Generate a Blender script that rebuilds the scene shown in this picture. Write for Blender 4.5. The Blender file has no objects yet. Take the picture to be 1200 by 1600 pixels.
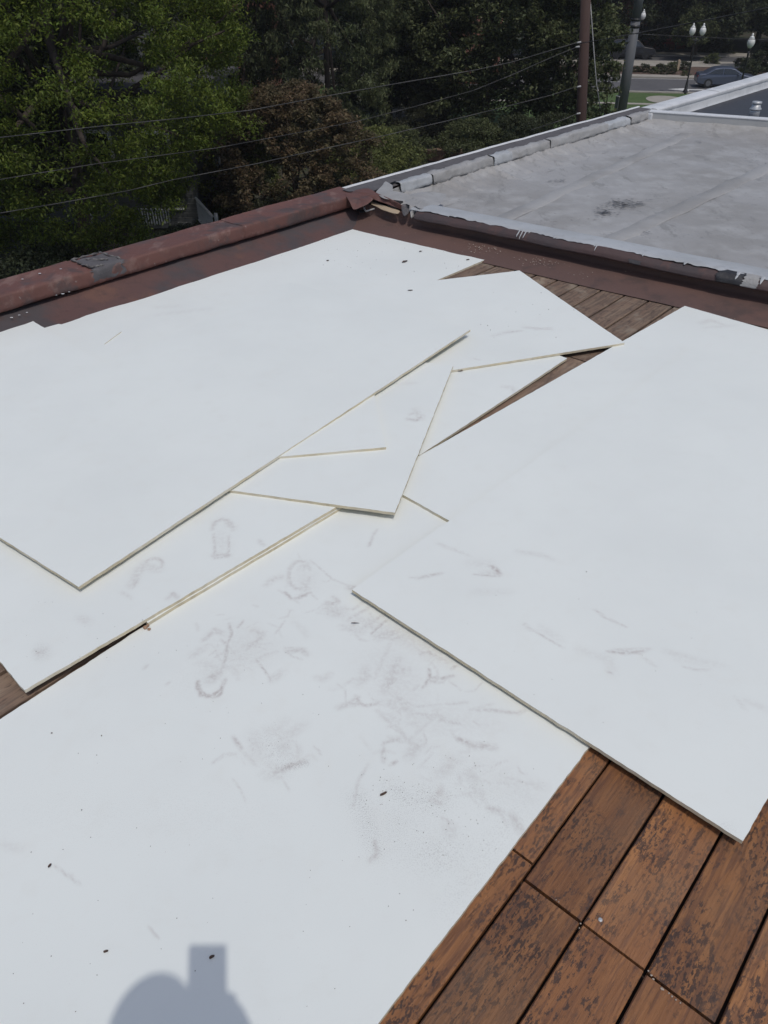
import bpy, bmesh, math, random
import numpy as np
from mathutils import Vector, Matrix
R = math.radians
random.seed(7); rng = np.random.default_rng(11)
sc = bpy.context.scene
# ------------------------------------------------------------------ camera
F_PX, PITCH, ROLL, CAM_H = 1190.0, 0.64, -0.005, 1.645
GZ = -7.85                                            # street level below the deck
cam = bpy.data.cameras.new("camera"); co = bpy.data.objects.new("camera", cam)
sc.collection.objects.link(co); sc.camera = co
cam.sensor_fit = 'HORIZONTAL'; cam.sensor_width = 36; cam.lens = F_PX / 1200 * 36
cam.clip_start = 0.01; cam.clip_end = 3000
co.matrix_world = (Matrix.Translation((0, 0, CAM_H)) @ Matrix.Rotation(math.pi / 2 - PITCH, 4, 'X')
                   @ Matrix.Rotation(ROLL, 4, 'Z'))
# ------------------------------------------------------------------ light
def ray(px, py):
    x, y = (px - 600) / F_PX, -(py - 800) / F_PX
    c, s = math.cos(ROLL), math.sin(ROLL)
    X, Z = c * x - s * y, s * x + c * y
    cp, sp = math.cos(PITCH), math.sin(PITCH)
    return Vector((X, cp + sp * Z, -sp + cp * Z))
SUN = -ray(343, 1487).normalized()                    # the phone's own shadow gives the sun
W = bpy.data.worlds.new("World"); sc.world = W; W.use_nodes = True
nt = W.node_tree; nt.nodes.clear()
sky = nt.nodes.new('ShaderNodeTexSky'); sky.sky_type = 'NISHITA'; sky.sun_disc = False
sky.sun_elevation = math.asin(SUN.z); sky.sun_rotation = math.atan2(SUN.x, SUN.y)
sky.air_density = 1.0; sky.dust_density = 2.5
bg = nt.nodes.new('ShaderNodeBackground'); bg.inputs[1].default_value = 0.14
wo = nt.nodes.new('ShaderNodeOutputWorld')
nt.links.new(sky.outputs[0], bg.inputs[0]); nt.links.new(bg.outputs[0], wo.inputs[0])
sl = bpy.data.lights.new("sun", 'SUN'); sl.energy = 2.0; sl.angle = R(0.55); sl.color = (1, .965, .91)
so = bpy.data.objects.new("sun", sl); sc.collection.objects.link(so)
so.rotation_euler = (-SUN).to_track_quat('-Z', 'Y').to_euler()
sc.view_settings.view_transform = 'Standard'; sc.view_settings.look = 'None'
sc.view_settings.gamma = 1; sc.view_settings.use_curve_mapping = False
sc.view_settings.exposure = -0.48
sc.render.engine = 'CYCLES'

# ------------------------------------------------------------------ geometry helpers
def at(px, py, z=0.0):
    d = ray(px, py); t = (z - CAM_H) / d.z
    return Vector((d.x * t, d.y * t, z))
def at_d(px, py, dist):                                # point on that ray at a horizontal distance
    d = ray(px, py); t = dist / math.hypot(d.x, d.y)
    return Vector((d.x * t, d.y * t, CAM_H + d.z * t))
def height_to(base, py):                               # height of a vertical thing whose top shows at row py
    lo, hi = 0.0, 60.0
    for _ in range(50):
        m = (lo + hi) / 2; p = base + Vector((0, 0, m)) - Vector((0, 0, CAM_H))
        cp, sp = math.cos(PITCH), math.sin(PITCH)
        dep = cp * p.y - sp * p.z
        y = 800 - F_PX * (sp * p.y + cp * p.z) / max(dep, .05)
        if y > py and dep > .05: lo = m
        else: hi = m
    return lo
A1 = R(47.8); U = Vector((math.cos(A1), math.sin(A1), 0)); N = Vector((-math.sin(A1), math.cos(A1), 0))
def P1(t, n, z): return U * t + N * n + Vector((0, 0, z))
A3 = R(-37); U3 = Vector((math.cos(A3), math.sin(A3), 0)); N3 = Vector((-math.sin(A3), math.cos(A3), 0))
def P3(t, n, z): return U3 * t + N3 * n + Vector((0, 0, z))

def link(o, parent=None):
    sc.collection.objects.link(o)
    if parent is not None: o.parent = parent
    return o
def tag(o, label=None, cat=None, group=None, kind=None):
    if label: o['label'] = label
    if cat: o['category'] = cat
    if group: o['group'] = group
    if kind: o['kind'] = kind
    return o
def empty(name, loc, label, cat, group=None, rz=0):
    o = bpy.data.objects.new(name, None); o.location = loc; o.rotation_euler = (0, 0, rz)
    link(o); return tag(o, label, cat, group)
def part(o, root):                                     # parent, world-space mesh stays where it is
    o.parent = root
    o.matrix_parent_inverse = (Matrix.Translation(root.location) @ Matrix.Rotation(root.rotation_euler.z, 4, 'Z')).inverted()
    return o
def mesh_obj(name, verts, faces, mat, root=None, smooth=False, world=True, parent=None):
    me = bpy.data.meshes.new(name); me.from_pydata([tuple(v) for v in verts], [], faces)
    me.validate(); me.update()
    if mat is not None:
        for m in (mat if isinstance(mat, (list, tuple)) else [mat]): me.materials.append(m)
    if smooth: me.polygons.foreach_set('use_smooth', [True] * len(me.polygons))
    o = bpy.data.objects.new(name, me); link(o)
    if root is not None:
        if world: part(o, root)
        else: o.parent = root
    return o
class MB:
    def __init__(s): s.bm = bmesh.new()
    def box(s, c, size, rz=0, bev=0, rot=None):
        m = Matrix.Translation(c) @ (rot if rot else Matrix.Rotation(rz, 4, 'Z')) @ Matrix.Diagonal((*size, 1))
        r = bmesh.ops.create_cube(s.bm, size=1, matrix=m)
        if bev: bmesh.ops.bevel(s.bm, geom=list({e for v in r['verts'] for e in v.link_edges}), offset=bev, segments=2, affect='EDGES', profile=.5)
        return s
    def cone(s, a, b, r1, r2, seg=12):
        a, b = Vector(a), Vector(b); d = b - a
        m = Matrix.Translation((a + b) / 2) @ d.to_track_quat('Z', 'Y').to_matrix().to_4x4()
        bmesh.ops.create_cone(s.bm, cap_ends=True, segments=seg, radius1=r1, radius2=r2, depth=d.length, matrix=m); return s
    def tube(s, pts, rad, seg=6):
        pts = [Vector(p) for p in pts]; rings = []
        for i, p in enumerate(pts):
            d = (pts[min(i + 1, len(pts) - 1)] - pts[max(i - 1, 0)]).normalized()
            q = d.to_track_quat('Z', 'Y'); r = rad(i / (len(pts) - 1)) if callable(rad) else rad
            rings.append([s.bm.verts.new(p + q @ Vector((math.cos(k * 2 * math.pi / seg) * r, math.sin(k * 2 * math.pi / seg) * r, 0))) for k in range(seg)])
        for a, b in zip(rings, rings[1:]):
            for k in range(seg): s.bm.faces.new((a[k], a[(k + 1) % seg], b[(k + 1) % seg], b[k]))
        s.bm.faces.new(rings[0][::-1]); s.bm.faces.new(rings[-1]); return s
    def lathe(s, prof, origin=(0, 0, 0), seg=16):
        o = Vector(origin); rings = [[s.bm.verts.new(o + Vector((r * math.cos(k * 2 * math.pi / seg), r * math.sin(k * 2 * math.pi / seg), z))) for k in range(seg)] for r, z in prof]
        for a, b in zip(rings, rings[1:]):
            for k in range(seg): s.bm.faces.new((a[k], a[(k + 1) % seg], b[(k + 1) % seg], b[k]))
        s.bm.faces.new(rings[0][::-1]); s.bm.faces.new(rings[-1]); return s
    def ball(s, c, r, sub=2, sc3=(1, 1, 1), noise=0):
        m = Matrix.Translation(c) @ Matrix.Diagonal((*[r * k for k in sc3], 1))
        g = bmesh.ops.create_icosphere(s.bm, subdivisions=sub, radius=1, matrix=m)
        if noise:
            for v in g['verts']: v.co += (v.co - Vector(c)) * random.uniform(-noise, noise)
        return s
    def prism(s, pts2, z0, z1):
        a = [s.bm.verts.new((x, y, z0)) for x, y in pts2]; b = [s.bm.verts.new((x, y, z1)) for x, y in pts2]
        n = len(a); s.bm.faces.new(a[::-1]); s.bm.faces.new(b)
        for i in range(n): s.bm.faces.new((a[i], a[(i + 1) % n], b[(i + 1) % n], b[i]))
        return s
    def build(s, name, mat, root=None, smooth=False, world=True):
        bmesh.ops.recalc_face_normals(s.bm, faces=s.bm.faces[:])
        me = bpy.data.meshes.new(name); s.bm.to_mesh(me); s.bm.free()
        for m in (mat if isinstance(mat, (list, tuple)) else [mat]): me.materials.append(m)
        if smooth:
            me.polygons.foreach_set('use_smooth', [True] * len(me.polygons))
        o = bpy.data.objects.new(name, me); link(o)
        if root is not None:
            if world: part(o, root)
            else: o.parent = root
        return o
def copy_tree(o, parent=None):
    c = o.copy(); sc.collection.objects.link(c)
    if parent is not None: c.parent = parent; c.matrix_parent_inverse = o.matrix_parent_inverse.copy()
    for ch in [x for x in sc.collection.objects if x.parent == o]: copy_tree(ch, c)
    return c
def vnoise(x, y, seed=0, oct=4):                       # smooth value noise for lumpy membranes
    tot = np.zeros_like(x); amp = 1.0
    for k in range(oct):
        r = np.random.default_rng(seed * 31 + k); g = r.uniform(-1, 1, (64, 64))
        xi = np.floor(x).astype(int); yi = np.floor(y).astype(int); fx = x - xi; fy = y - yi
        fx = fx * fx * (3 - 2 * fx); fy = fy * fy * (3 - 2 * fy)
        a = g[xi % 64, yi % 64]; b = g[(xi + 1) % 64, yi % 64]; c = g[xi % 64, (yi + 1) % 64]; d = g[(xi + 1) % 64, (yi + 1) % 64]
        tot += amp * ((a * (1 - fx) + b * fx) * (1 - fy) + (c * (1 - fx) + d * fx) * fy); x = x * 2.03; y = y * 2.03; amp *= .5
    return tot
def loft(name, prof, P, t0, t1, mat, root, step=.05, amp=.003, freq=3.0, sub=3, seed=1, smooth=True, edge=None, endfun=None):
    """sweep a section [(n,z),...] along a roof line from t0 to t1 with the lumps a hand-laid membrane has"""
    sec = []
    for (a, b) in zip(prof, prof[1:]):
        for k in range(sub): sec.append((a[0] + (b[0] - a[0]) * k / sub, a[1] + (b[1] - a[1]) * k / sub))
    sec.append(prof[-1]); m = len(sec); k = max(2, int((t1 - t0) / step)); ts = np.linspace(t0, t1, k + 1)
    V, Fc = [], []
    S = np.cumsum([0] + [math.dist(sec[i], sec[i + 1]) for i in range(m - 1)])
    for i, t in enumerate(ts):
        nz = vnoise(np.full(m, t * freq + 50), S * freq * 2.2 + 20, seed)
        nn = vnoise(np.full(m, t * freq * 1.7 + 9), S * freq * 2 + 5, seed + 5)
        for j, (n, z) in enumerate(sec):
            a = amp * (1 if 0 < j < m - 1 else .6); tt = t
            if edge is not None: tt = t + edge(i, j, len(ts), m)
            V.append(P(tt, n + nn[j] * a * .8, z + nz[j] * a))
    for i in range(len(ts) - 1):
        for j in range(m - 1):
            q = i * m + j; Fc.append((q, q + m, q + m + 1, q + 1))
    return mesh_obj(name, V, Fc, mat, root, smooth)

# ------------------------------------------------------------------ materials
def mat(name, base, rough=.8, layers=(), bump=None, coords='world', spec=.5, metal=0, rot=0, var=0, transl=0, attr=None):
    """layers: (scale, lo, hi, colour, detail, stretch_xyz, strength) noise masks mixed over the base colour"""
    m = bpy.data.materials.new(name); m.use_nodes = True; t = m.node_tree; n = t.nodes; L = t.links.new
    b = n['Principled BSDF']; b.inputs['Roughness'].default_value = rough; b.inputs['Metallic'].default_value = metal
    b.inputs['Specular IOR Level'].default_value = spec
    if coords == 'world': src = n.new('ShaderNodeNewGeometry').outputs['Position']
    else:
        tc = n.new('ShaderNodeTexCoord'); oi = n.new('ShaderNodeObjectInfo'); ad = n.new('ShaderNodeVectorMath'); ad.operation = 'ADD'
        ml = n.new('ShaderNodeMath'); ml.operation = 'MULTIPLY'; ml.inputs[1].default_value = 73.1
        L(oi.outputs['Random'], ml.inputs[0]); L(tc.outputs['Object'], ad.inputs[0]); L(ml.outputs[0], ad.inputs[1]); src = ad.outputs[0]
    if rot:
        mp = n.new('ShaderNodeMapping'); mp.inputs['Rotation'].default_value = (0, 0, rot); L(src, mp.inputs[0]); src = mp.outputs[0]
    col = n.new('ShaderNodeRGB'); col.outputs[0].default_value = (*base, 1); cur = col.outputs[0]
    def noise(scale, detail, stretch, w=0, rg=.6):
        mp = n.new('ShaderNodeMapping'); mp.inputs['Scale'].default_value = stretch; L(src, mp.inputs[0])
        mp.inputs['Location'].default_value = (w, w * 1.7, w * .3)
        nz = n.new('ShaderNodeTexNoise'); nz.inputs['Scale'].default_value = scale; nz.inputs['Detail'].default_value = detail
        nz.inputs['Roughness'].default_value = rg; L(mp.outputs[0], nz.inputs[0]); return nz.outputs[0]
    for i, (scale, lo, hi, c, detail, stretch, stren, *rg_) in enumerate(layers):
        nz = noise(scale, detail, stretch, i * 3.7, rg_[0] if rg_ else .6)
        mr = n.new('ShaderNodeMapRange'); mr.interpolation_type = 'SMOOTHSTEP'
        mr.inputs['From Min'].default_value = lo; mr.inputs['From Max'].default_value = hi; mr.inputs['To Max'].default_value = stren
        L(nz, mr.inputs['Value']); fo = mr.outputs[0]
        if len(rg_) > 1:
            (ms_, ml_, mh_) = rg_[1]; n2 = noise(ms_, 4, (.8, 1.3, 1), i * 5.3 + 2); m2 = n.new('ShaderNodeMapRange'); m2.interpolation_type = 'SMOOTHSTEP'
            m2.inputs['From Min'].default_value = ml_; m2.inputs['From Max'].default_value = mh_; L(n2, m2.inputs['Value'])
            mm_ = n.new('ShaderNodeMath'); mm_.operation = 'MULTIPLY'; L(fo, mm_.inputs[0]); L(m2.outputs[0], mm_.inputs[1]); fo = mm_.outputs[0]
        mx = n.new('ShaderNodeMix'); mx.data_type = 'RGBA'
        L(fo, mx.inputs[0]); L(cur, mx.inputs[6]); mx.inputs[7].default_value = (*c, 1); cur = mx.outputs[2]
    if attr:
        for (an, c, sc_, lo, hi, stretch) in attr:
            at_ = n.new('ShaderNodeAttribute'); at_.attribute_name = an
            nz = noise(sc_, 6, stretch, 5.1)
            mr = n.new('ShaderNodeMapRange'); mr.interpolation_type = 'SMOOTHSTEP'; mr.inputs['From Min'].default_value = lo; mr.inputs['From Max'].default_value = hi
            L(nz, mr.inputs['Value']); mu = n.new('ShaderNodeMath'); mu.operation = 'MULTIPLY'; L(at_.outputs['Fac'], mu.inputs[0]); L(mr.outputs[0], mu.inputs[1])
            mx = n.new('ShaderNodeMix'); mx.data_type = 'RGBA'; L(mu.outputs[0], mx.inputs[0]); L(cur, mx.inputs[6]); mx.inputs[7].default_value = (*c, 1); cur = mx.outputs[2]
    if var:
        oi = n.new('ShaderNodeObjectInfo') if var < 10 else n.new('ShaderNodeNewGeometry')
        o_ = oi.outputs['Random'] if var < 10 else oi.outputs['Random Per Island']; v_ = var if var < 10 else var - 10
        mr = n.new('ShaderNodeMapRange'); mr.inputs['To Min'].default_value = 1 - v_; mr.inputs['To Max'].default_value = 1 + v_; L(o_, mr.inputs[0])
        hs = n.new('ShaderNodeHueSaturation'); L(mr.outputs[0], hs.inputs['Value']); L(cur, hs.inputs['Color']); cur = hs.outputs[0]
        if var >= 10:
            mr2 = n.new('ShaderNodeMapRange'); mr2.inputs['To Min'].default_value = .48; mr2.inputs['To Max'].default_value = .515
            mm = n.new('ShaderNodeMath'); mm.operation = 'FRACT'; m3 = n.new('ShaderNodeMath'); m3.operation = 'MULTIPLY'; m3.inputs[1].default_value = 17.3
            L(o_, m3.inputs[0]); L(m3.outputs[0], mm.inputs[0]); L(mm.outputs[0], mr2.inputs[0]); L(mr2.outputs[0], hs.inputs['Hue'])
    L(cur, b.inputs['Base Color'])
    if bump:
        scale, stren, detail, stretch, dist = bump; nz = noise(scale, detail, stretch, 2.2)
        bp = n.new('ShaderNodeBump'); bp.inputs['Strength'].default_value = stren; bp.inputs['Distance'].default_value = dist
        L(nz, bp.inputs['Height']); L(bp.outputs[0], b.inputs['Normal'])
    if transl:
        tr = n.new('ShaderNodeBsdfTranslucent'); L(cur, tr.inputs[0]); ms = n.new('ShaderNodeMixShader'); ms.inputs[0].default_value = transl
        L(b.outputs[0], ms.inputs[1]); L(tr.outputs[0], ms.inputs[2]); L(ms.outputs[0], n['Material Output'].inputs[0])
    return m
I3 = (1, 1, 1)
M = {}
M['board'] = mat('white_board_face', (.80, .828, .79), .5, [(1.6, .35, .75, (.755, .782, .748), 4, I3, .8), (14, .5, .75, (.76, .772, .725), 5, I3, .35), (160, .70, .78, (.66, .655, .65), 2, I3, .35)],
                 bump=(90, .06, 3, I3, .002), attr=[('grime', (.36, .285, .265), 85, .18, .72, I3), ('dust', (.27, .25, .23), 480, .50, .66, I3)])
M['core'] = mat('board_core_edge', (.60, .53, .38), .85, [(30, .4, .7, (.45, .39, .28), 4, (1, 1, .2), .8), (7, .4, .7, (.66, .63, .54), 2, I3, .7)])
PL_LAY = [(3.5, .35, .7, (.35, .155, .056), 4, (.5, 3, 3), .9),
          (11, .44, .62, (.18, .075, .032), 9, (.10, 2.6, 1), .7, .7),
          (45, .50, .60, (.12, .052, .03), 6, (.14, 1.8, 1), .6),
          (150, .51, .57, (.045, .024, .018), 4, (.42, .9, 1), .9, .65, (5, .42, .56)),
          (75, .53, .575, (.048, .027, .021), 6, (.45, 1.0, 1), .85, .72, (4, .46, .60)),
          (38, .55, .59, (.055, .034, .029), 10, (.5, 1.1, 1), .75, .78, (3, .50, .60)),
          (2.2, .50, .72, (.23, .13, .072), 4, (1, 1, 1), .5),
          (4.5, .58, .63, (.05, .034, .03), 9, (1, 1.2, 1), .75, .75)]
M['plank'] = mat('weathered_stained_plank', (.25, .105, .04), .6, PL_LAY, bump=(70, .6, 9, (.18, 2, 1), .005), coords='obj', var=.2)
PL2 = [(5, .35, .7, (.25, .18, .125), 4, (.5, 3, 3), .9), (30, .45, .6, (.12, .085, .065), 6, (.12, 2.2, 1), .8),
       (45, .55, .62, (.09, .062, .05), 5, (.5, 1.2, 1), .7), (6, .55, .7, (.30, .25, .19), 5, (1, 1, 1), .6)]
M['plank_grey'] = mat('dry_greyed_plank', (.19, .125, .088), .85, PL2, bump=(50, .6, 6, (.2, 2, 1), .005), coords='obj', var=.15)
M['under'] = mat('dark_underlay', (.035, .025, .022), .95, [(30, .4, .7, (.06, .045, .035), 4, I3, .8)])
M['brown'] = mat('brown_coated_membrane', (.128, .058, .048), .72,
                 [(1.5, .4, .65, (.15, .066, .052), 5, I3, .8), (4, .52, .62, (.085, .060, .058), 9, (1, 1, 1), .9), (9, .54, .66, (.22, .135, .115), 9, (1.5, .6, 1), .6), (3, .55, .62, (.06, .045, .044), 10, (.8, 1.4, 1), .7), (14, .5, .7, (.10, .055, .05), 6, I3, .6),
                  (34, .68, .74, (.30, .26, .24), 3, I3, .5)], bump=(18, .5, 6, I3, .01))
M['brown_flash'] = mat('stained_base_flashing', (.105, .056, .05), .75,
                       [(2.2, .42, .6, (.062, .055, .058), 5, I3, .9), (3.1, .52, .66, (.145, .072, .052), 7, I3, .75), (20, .5, .7, (.075, .045, .04), 6, I3, .6)],
                       bump=(22, .5, 6, I3, .008))
M['brown_cross'] = mat('worn_brown_flashing', (.112, .066, .056), .75,
                       [(1.6, .45, .65, (.135, .075, .06), 4, I3, .8), (5, .5, .68, (.075, .05, .045), 6, I3, .8), (60, .70, .76, (.34, .24, .17), 2, I3, .45)], bump=(22, .5, 6, I3, .008))
M['brown_lip'] = mat('dark_brown_lip', (.078, .048, .046), .65, [(2.5, .42, .62, (.055, .043, .045), 6, I3, .85), (9, .54, .7, (.12, .06, .05), 6, I3, .6)], bump=(22, .5, 6, I3, .008))
M['silver'] = mat('aluminium_coated_roofing', (.345, .34, .335), .55,
                  [(.9, .42, .60, (.285, .275, .262), 8, I3, .9), (4, .45, .7, (.43, .43, .425), 6, (1, 1, 1), .6), (11, .5, .75, (.29, .285, .275), 8, (1, .4, 1), .6), (30, .60, .66, (.17, .16, .15), 4, I3, .7, .6, (2.2, .50, .62)), (7, .56, .62, (.24, .235, .225), 9, (1, .35, 1), .8, .8)],
                  bump=(14, .5, 8, I3, .012), spec=.5)
M['silver_new'] = mat('fresh_silver_coating', (.44, .455, .47), .45,
                      [(2.5, .4, .65, (.36, .37, .375), 5, I3, .8), (16, .55, .75, (.30, .30, .30), 6, I3, .5)], bump=(16, .5, 6, I3, .008))
M['asphalt_felt'] = mat('dark_roofing_felt', (.10, .095, .10), .9, [(6, .45, .7, (.065, .062, .066), 5, I3, .8), (90, .5, .75, (.15, .14, .14), 2, I3, .5)], bump=(80, .5, 3, I3, .003))
M['black_tar'] = mat('black_tar', (.028, .027, .03), .5, [(20, .5, .7, (.05, .05, .052), 5, I3, .7)], bump=(30, .6, 5, I3, .006))
M['dark_roof'] = mat('charcoal_roof_membrane', (.038, .040, .048), .6, [(1.3, .4, .7, (.035, .036, .042), 5, I3, .9), (8, .55, .75, (.08, .08, .09), 6, I3, .5)], bump=(12, .3, 5, I3, .008))
M['white_metal'] = mat('white_coated_metal', (.66, .67, .68), .45, [(3, .45, .7, (.52, .53, .54), 5, I3, .8), (25, .6, .75, (.38, .38, .37), 5, I3, .6)], bump=(14, .3, 5, I3, .006))
M['grey_metal'] = mat('dull_light_grey_metal', (.42, .42, .415), .5, [(5, .45, .7, (.36, .36, .355), 5, I3, .7)], bump=(14, .2, 5, I3, .004))
M['galv'] = mat('galvanised_metal', (.5, .51, .52), .45, [(12, .45, .7, (.45, .46, .47), 4, I3, .7)], metal=.35)
M['brick_wall'] = mat('brown_red_masonry', (.20, .085, .06), .9, [(3, .4, .7, (.15, .07, .052), 5, I3, .8)], bump=(20, .5, 4, I3, .01))
M['stone_trim'] = mat('tan_stone_trim', (.42, .33, .23), .85, [(4, .4, .7, (.33, .26, .19), 5, I3, .7)])
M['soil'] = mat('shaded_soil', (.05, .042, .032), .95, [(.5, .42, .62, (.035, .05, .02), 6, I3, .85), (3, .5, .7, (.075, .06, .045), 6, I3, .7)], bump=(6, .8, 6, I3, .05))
M['lawn'] = mat('mown_lawn', (.062, .105, .026), .9, [(.8, .4, .65, (.08, .12, .035), 5, I3, .8), (6, .45, .7, (.045, .08, .02), 6, I3, .8)], bump=(30, .8, 5, I3, .03))
M['road'] = mat('grey_asphalt', (.098, .096, .1), .85, [(.3, .42, .65, (.078, .077, .08), 6, (1, .3, 1), .8), (2, .5, .7, (.12, .118, .12), 6, I3, .5)], bump=(60, .4, 3, I3, .01))
M['concrete'] = mat('pale_concrete', (.34, .315, .275), .85, [(.7, .42, .66, (.27, .25, .22), 6, I3, .8)])
M['paint'] = mat('road_paint', (.6, .6, .58), .7, [(3, .5, .7, (.4, .4, .39), 6, I3, .7)])
M['mulch'] = mat('brown_mulch', (.11, .07, .052), .95, [(2, .45, .65, (.07, .045, .035), 6, I3, .9)], bump=(14, .8, 5, I3, .06))
M['sandy'] = mat('bare_sandy_earth', (.26, .18, .13), .95, [(1.5, .45, .65, (.18, .12, .085), 6, I3, .9)])
M['bark'] = mat('rough_bark', (.06, .045, .036), .95, [(6, .4, .7, (.035, .027, .022), 5, (1, 1, .25), .8)], bump=(14, .8, 5, (1, 1, .25), .04))
M['pole_wood'] = mat('brown_creosoted_pole', (.062, .036, .03), .9, [(5, .4, .7, (.06, .035, .03), 5, (1, 1, .1), .8)], bump=(20, .5, 5, (1, 1, .08), .02))
M['pole_steel'] = mat('weathered_steel_pole', (.125, .13, .14), .55, [(1.2, .42, .66, (.10, .105, .115), 5, (2, 2, .3), .5)], spec=.2)
M['wire'] = mat('weathered_cable', (.085, .082, .08), .6, [(1.3, .45, .55, (.04, .04, .04), 3, I3, .9)])
M['iron'] = mat('black_iron', (.018, .018, .02), .45)
M['globe'] = mat('milky_lamp_globe', (.74, .74, .72), .25, [(14, .5, .7, (.5, .5, .48), 3, I3, .6)])
M['siding'] = mat('pale_grey_siding', (.13, .133, .13), .8, [(1.5, .45, .7, (.09, .093, .09), 5, I3, .7)])
M['white_wood'] = mat('white_painted_wood', (.72, .73, .74), .6, [(6, .5, .7, (.55, .56, .57), 4, I3, .6)])
M['shingle'] = mat('dark_shingles', (.06, .058, .062), .95, [(9, .45, .65, (.095, .09, .095), 4, I3, .8)])
M['glass'] = mat('dark_window_glass', (.015, .018, .022), .08, spec=.8)
M['dry_leaf'] = mat('dry_brown_leaf', (.09, .055, .04), .8, [(300, .4, .7, (.05, .035, .028), 3, I3, .8)])
M['pebble'] = mat('pale_pebble', (.42, .36, .30), .8, [(200, .4, .7, (.3, .24, .2), 3, I3, .7)])
M['red_paint'] = mat('faded_red_paint', (.25, .035, .03), .7, [(5, .4, .7, (.17, .03, .026), 4, I3, .7)])
def leafmat(name, c, dark, v=.45, tr=.38):
    return mat(name, c, .6, [(.9, .4, .65, dark, 4, I3, .7)], var=10 + v, transl=tr, spec=.3)
M['leaf_bright'] = leafmat('bright_green_leaves', (.125, .168, .026), (.085, .120, .022))
M['leaf_dark'] = leafmat('deep_green_leaves', (.058, .070, .036), (.042, .056, .030))
M['leaf_mid'] = leafmat('mid_green_leaves', (.11, .128, .058), (.08, .10, .046))
M['leaf_lime'] = leafmat('yellow_green_leaves', (.15, .17, .055), (.11, .135, .045))
M['leaf_rust'] = leafmat('rusty_brown_leaves', (.15, .110, .062), (.085, .088, .045))
M['leaf_shrub'] = leafmat('dull_olive_leaves', (.08, .085, .05), (.05, .058, .036))

# ------------------------------------------------------------------ ground and road
def quad_strip(name, a, b, c, d, z, m, kind='structure', label=None, cat=None):
    o = mesh_obj(name, [(*a.xy, z), (*b.xy, z), (*c.xy, z), (*d.xy, z)], [(0, 1, 2, 3)], m)
    return tag(o, label, cat, None, kind)
def grid_sheet(name, x0, x1, y0, y1, z, m, nx, ny, amp):
    xs = np.linspace(x0, x1, nx + 1); ys = np.linspace(y0, y1, ny + 1); X, Y = np.meshgrid(xs, ys)
    Z = z + amp * vnoise(X.ravel() * .05 + 30, Y.ravel() * .05 + 30, 3)
    V = np.stack([X.ravel(), Y.ravel(), Z], 1)
    Fc = [(j * (nx + 1) + i, j * (nx + 1) + i + 1, (j + 1) * (nx + 1) + i + 1, (j + 1) * (nx + 1) + i) for j in range(ny) for i in range(nx)]
    return mesh_obj(name, V.tolist(), Fc, m, smooth=True)
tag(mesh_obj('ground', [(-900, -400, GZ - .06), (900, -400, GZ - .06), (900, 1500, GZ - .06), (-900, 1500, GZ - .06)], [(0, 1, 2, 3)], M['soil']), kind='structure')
ka, kb = at(932, 142.5, GZ), at(1050, 145.2, GZ)
RD = (kb - ka).normalized(); RN = Vector((-RD.y, RD.x, 0))
KO = at(1000, 144, GZ)
def rdist(py, px=1000): return (at(px, py, GZ) - KO).dot(RN)
def rp(s, n, z=GZ): return Vector((*(KO + RD * s + RN * n).xy, z))
def strip(name, n0, n1, z, m, s0=-150, s1=150, kind='structure', thick=0):
    V = [rp(s0, n0, z), rp(s1, n0, z), rp(s1, n1, z), rp(s0, n1, z)]
    if not thick: return tag(mesh_obj(name, V, [(0, 1, 2, 3)], m), kind=kind)
    V += [v - Vector((0, 0, thick)) for v in V]
    return tag(mesh_obj(name, V, [(0, 1, 2, 3), (4, 5, 1, 0), (5, 6, 2, 1), (6, 7, 3, 2), (7, 4, 0, 3)], m), kind=kind)
nW0, nW1 = rdist(164), rdist(161.5); nK0 = rdist(145.4); nR1 = rdist(121.5); nM0 = rdist(118); nM1 = rdist(104.5); nC1 = rdist(96); nS1 = rdist(86.5); nS2 = rdist(82)
strip('lawn', -22, nW0, GZ + .02, M['lawn'], -14, 60)
strip('footpath', nW0, nW1, GZ + .03, M['concrete'], -60, 60)
strip('lawn', nW1, nK0, GZ + .02, M['lawn'], -60, 60)
strip('kerb', nK0, 0, GZ + .10, M['concrete'], thick=.2)
strip('road', 0, nR1, GZ - .03, M['road'])
strip('kerb', nR1, nM0, GZ + .10, M['concrete'], thick=.2)
strip('planting_bed', nM0, nM1, GZ + .08, M['mulch'])
strip('pavement', nM1, nC1, GZ + .10, M['concrete'], thick=.2)
strip('road', nC1, nS1, GZ - .03, M['road'])
strip('pavement', nS1, nS2, GZ + .08, M['concrete'], thick=.2)
strip('planting_bed', nS2, nS2 + 40, GZ + .01, M['soil'])
root = empty('road_markings', rp(0, (nR1) / 2, GZ), 'white lane dashes and turn arrow painted on the near road', 'road marking')
nl = rdist(128)
for s in range(-22, 60, 9):
    mesh_obj('lane_dash', [rp(s, nl - .07, GZ - .024), rp(s + 3.2, nl - .07, GZ - .024), rp(s + 3.2, nl + .07, GZ - .024), rp(s, nl + .07, GZ - .024)], [(0, 1, 2, 3)], M['paint'], root)
for q in (nC1 + .35, nR1 - .3):
    mesh_obj('edge_line', [rp(-150, q - .06, GZ - .024), rp(150, q - .06, GZ - .024), rp(150, q + .06, GZ - .024), rp(-150, q + .06, GZ - .024)], [(0, 1, 2, 3)], M['paint'], root)
s0 = (at(1055, 139, GZ) - KO).dot(RD); n0 = (at(1055, 139, GZ) - KO).dot(RN)
mesh_obj('arrow', [rp(s0 + a, n0 + b, GZ - .022) for a, b in [(-.6, 0), (1.0, .85), (1.0, .25), (4.2, .22), (4.2, -.22), (1.0, -.25), (1.0, -.85)]], [(0, 6, 5, 4, 3, 2, 1)], M['paint'], root)
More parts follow.
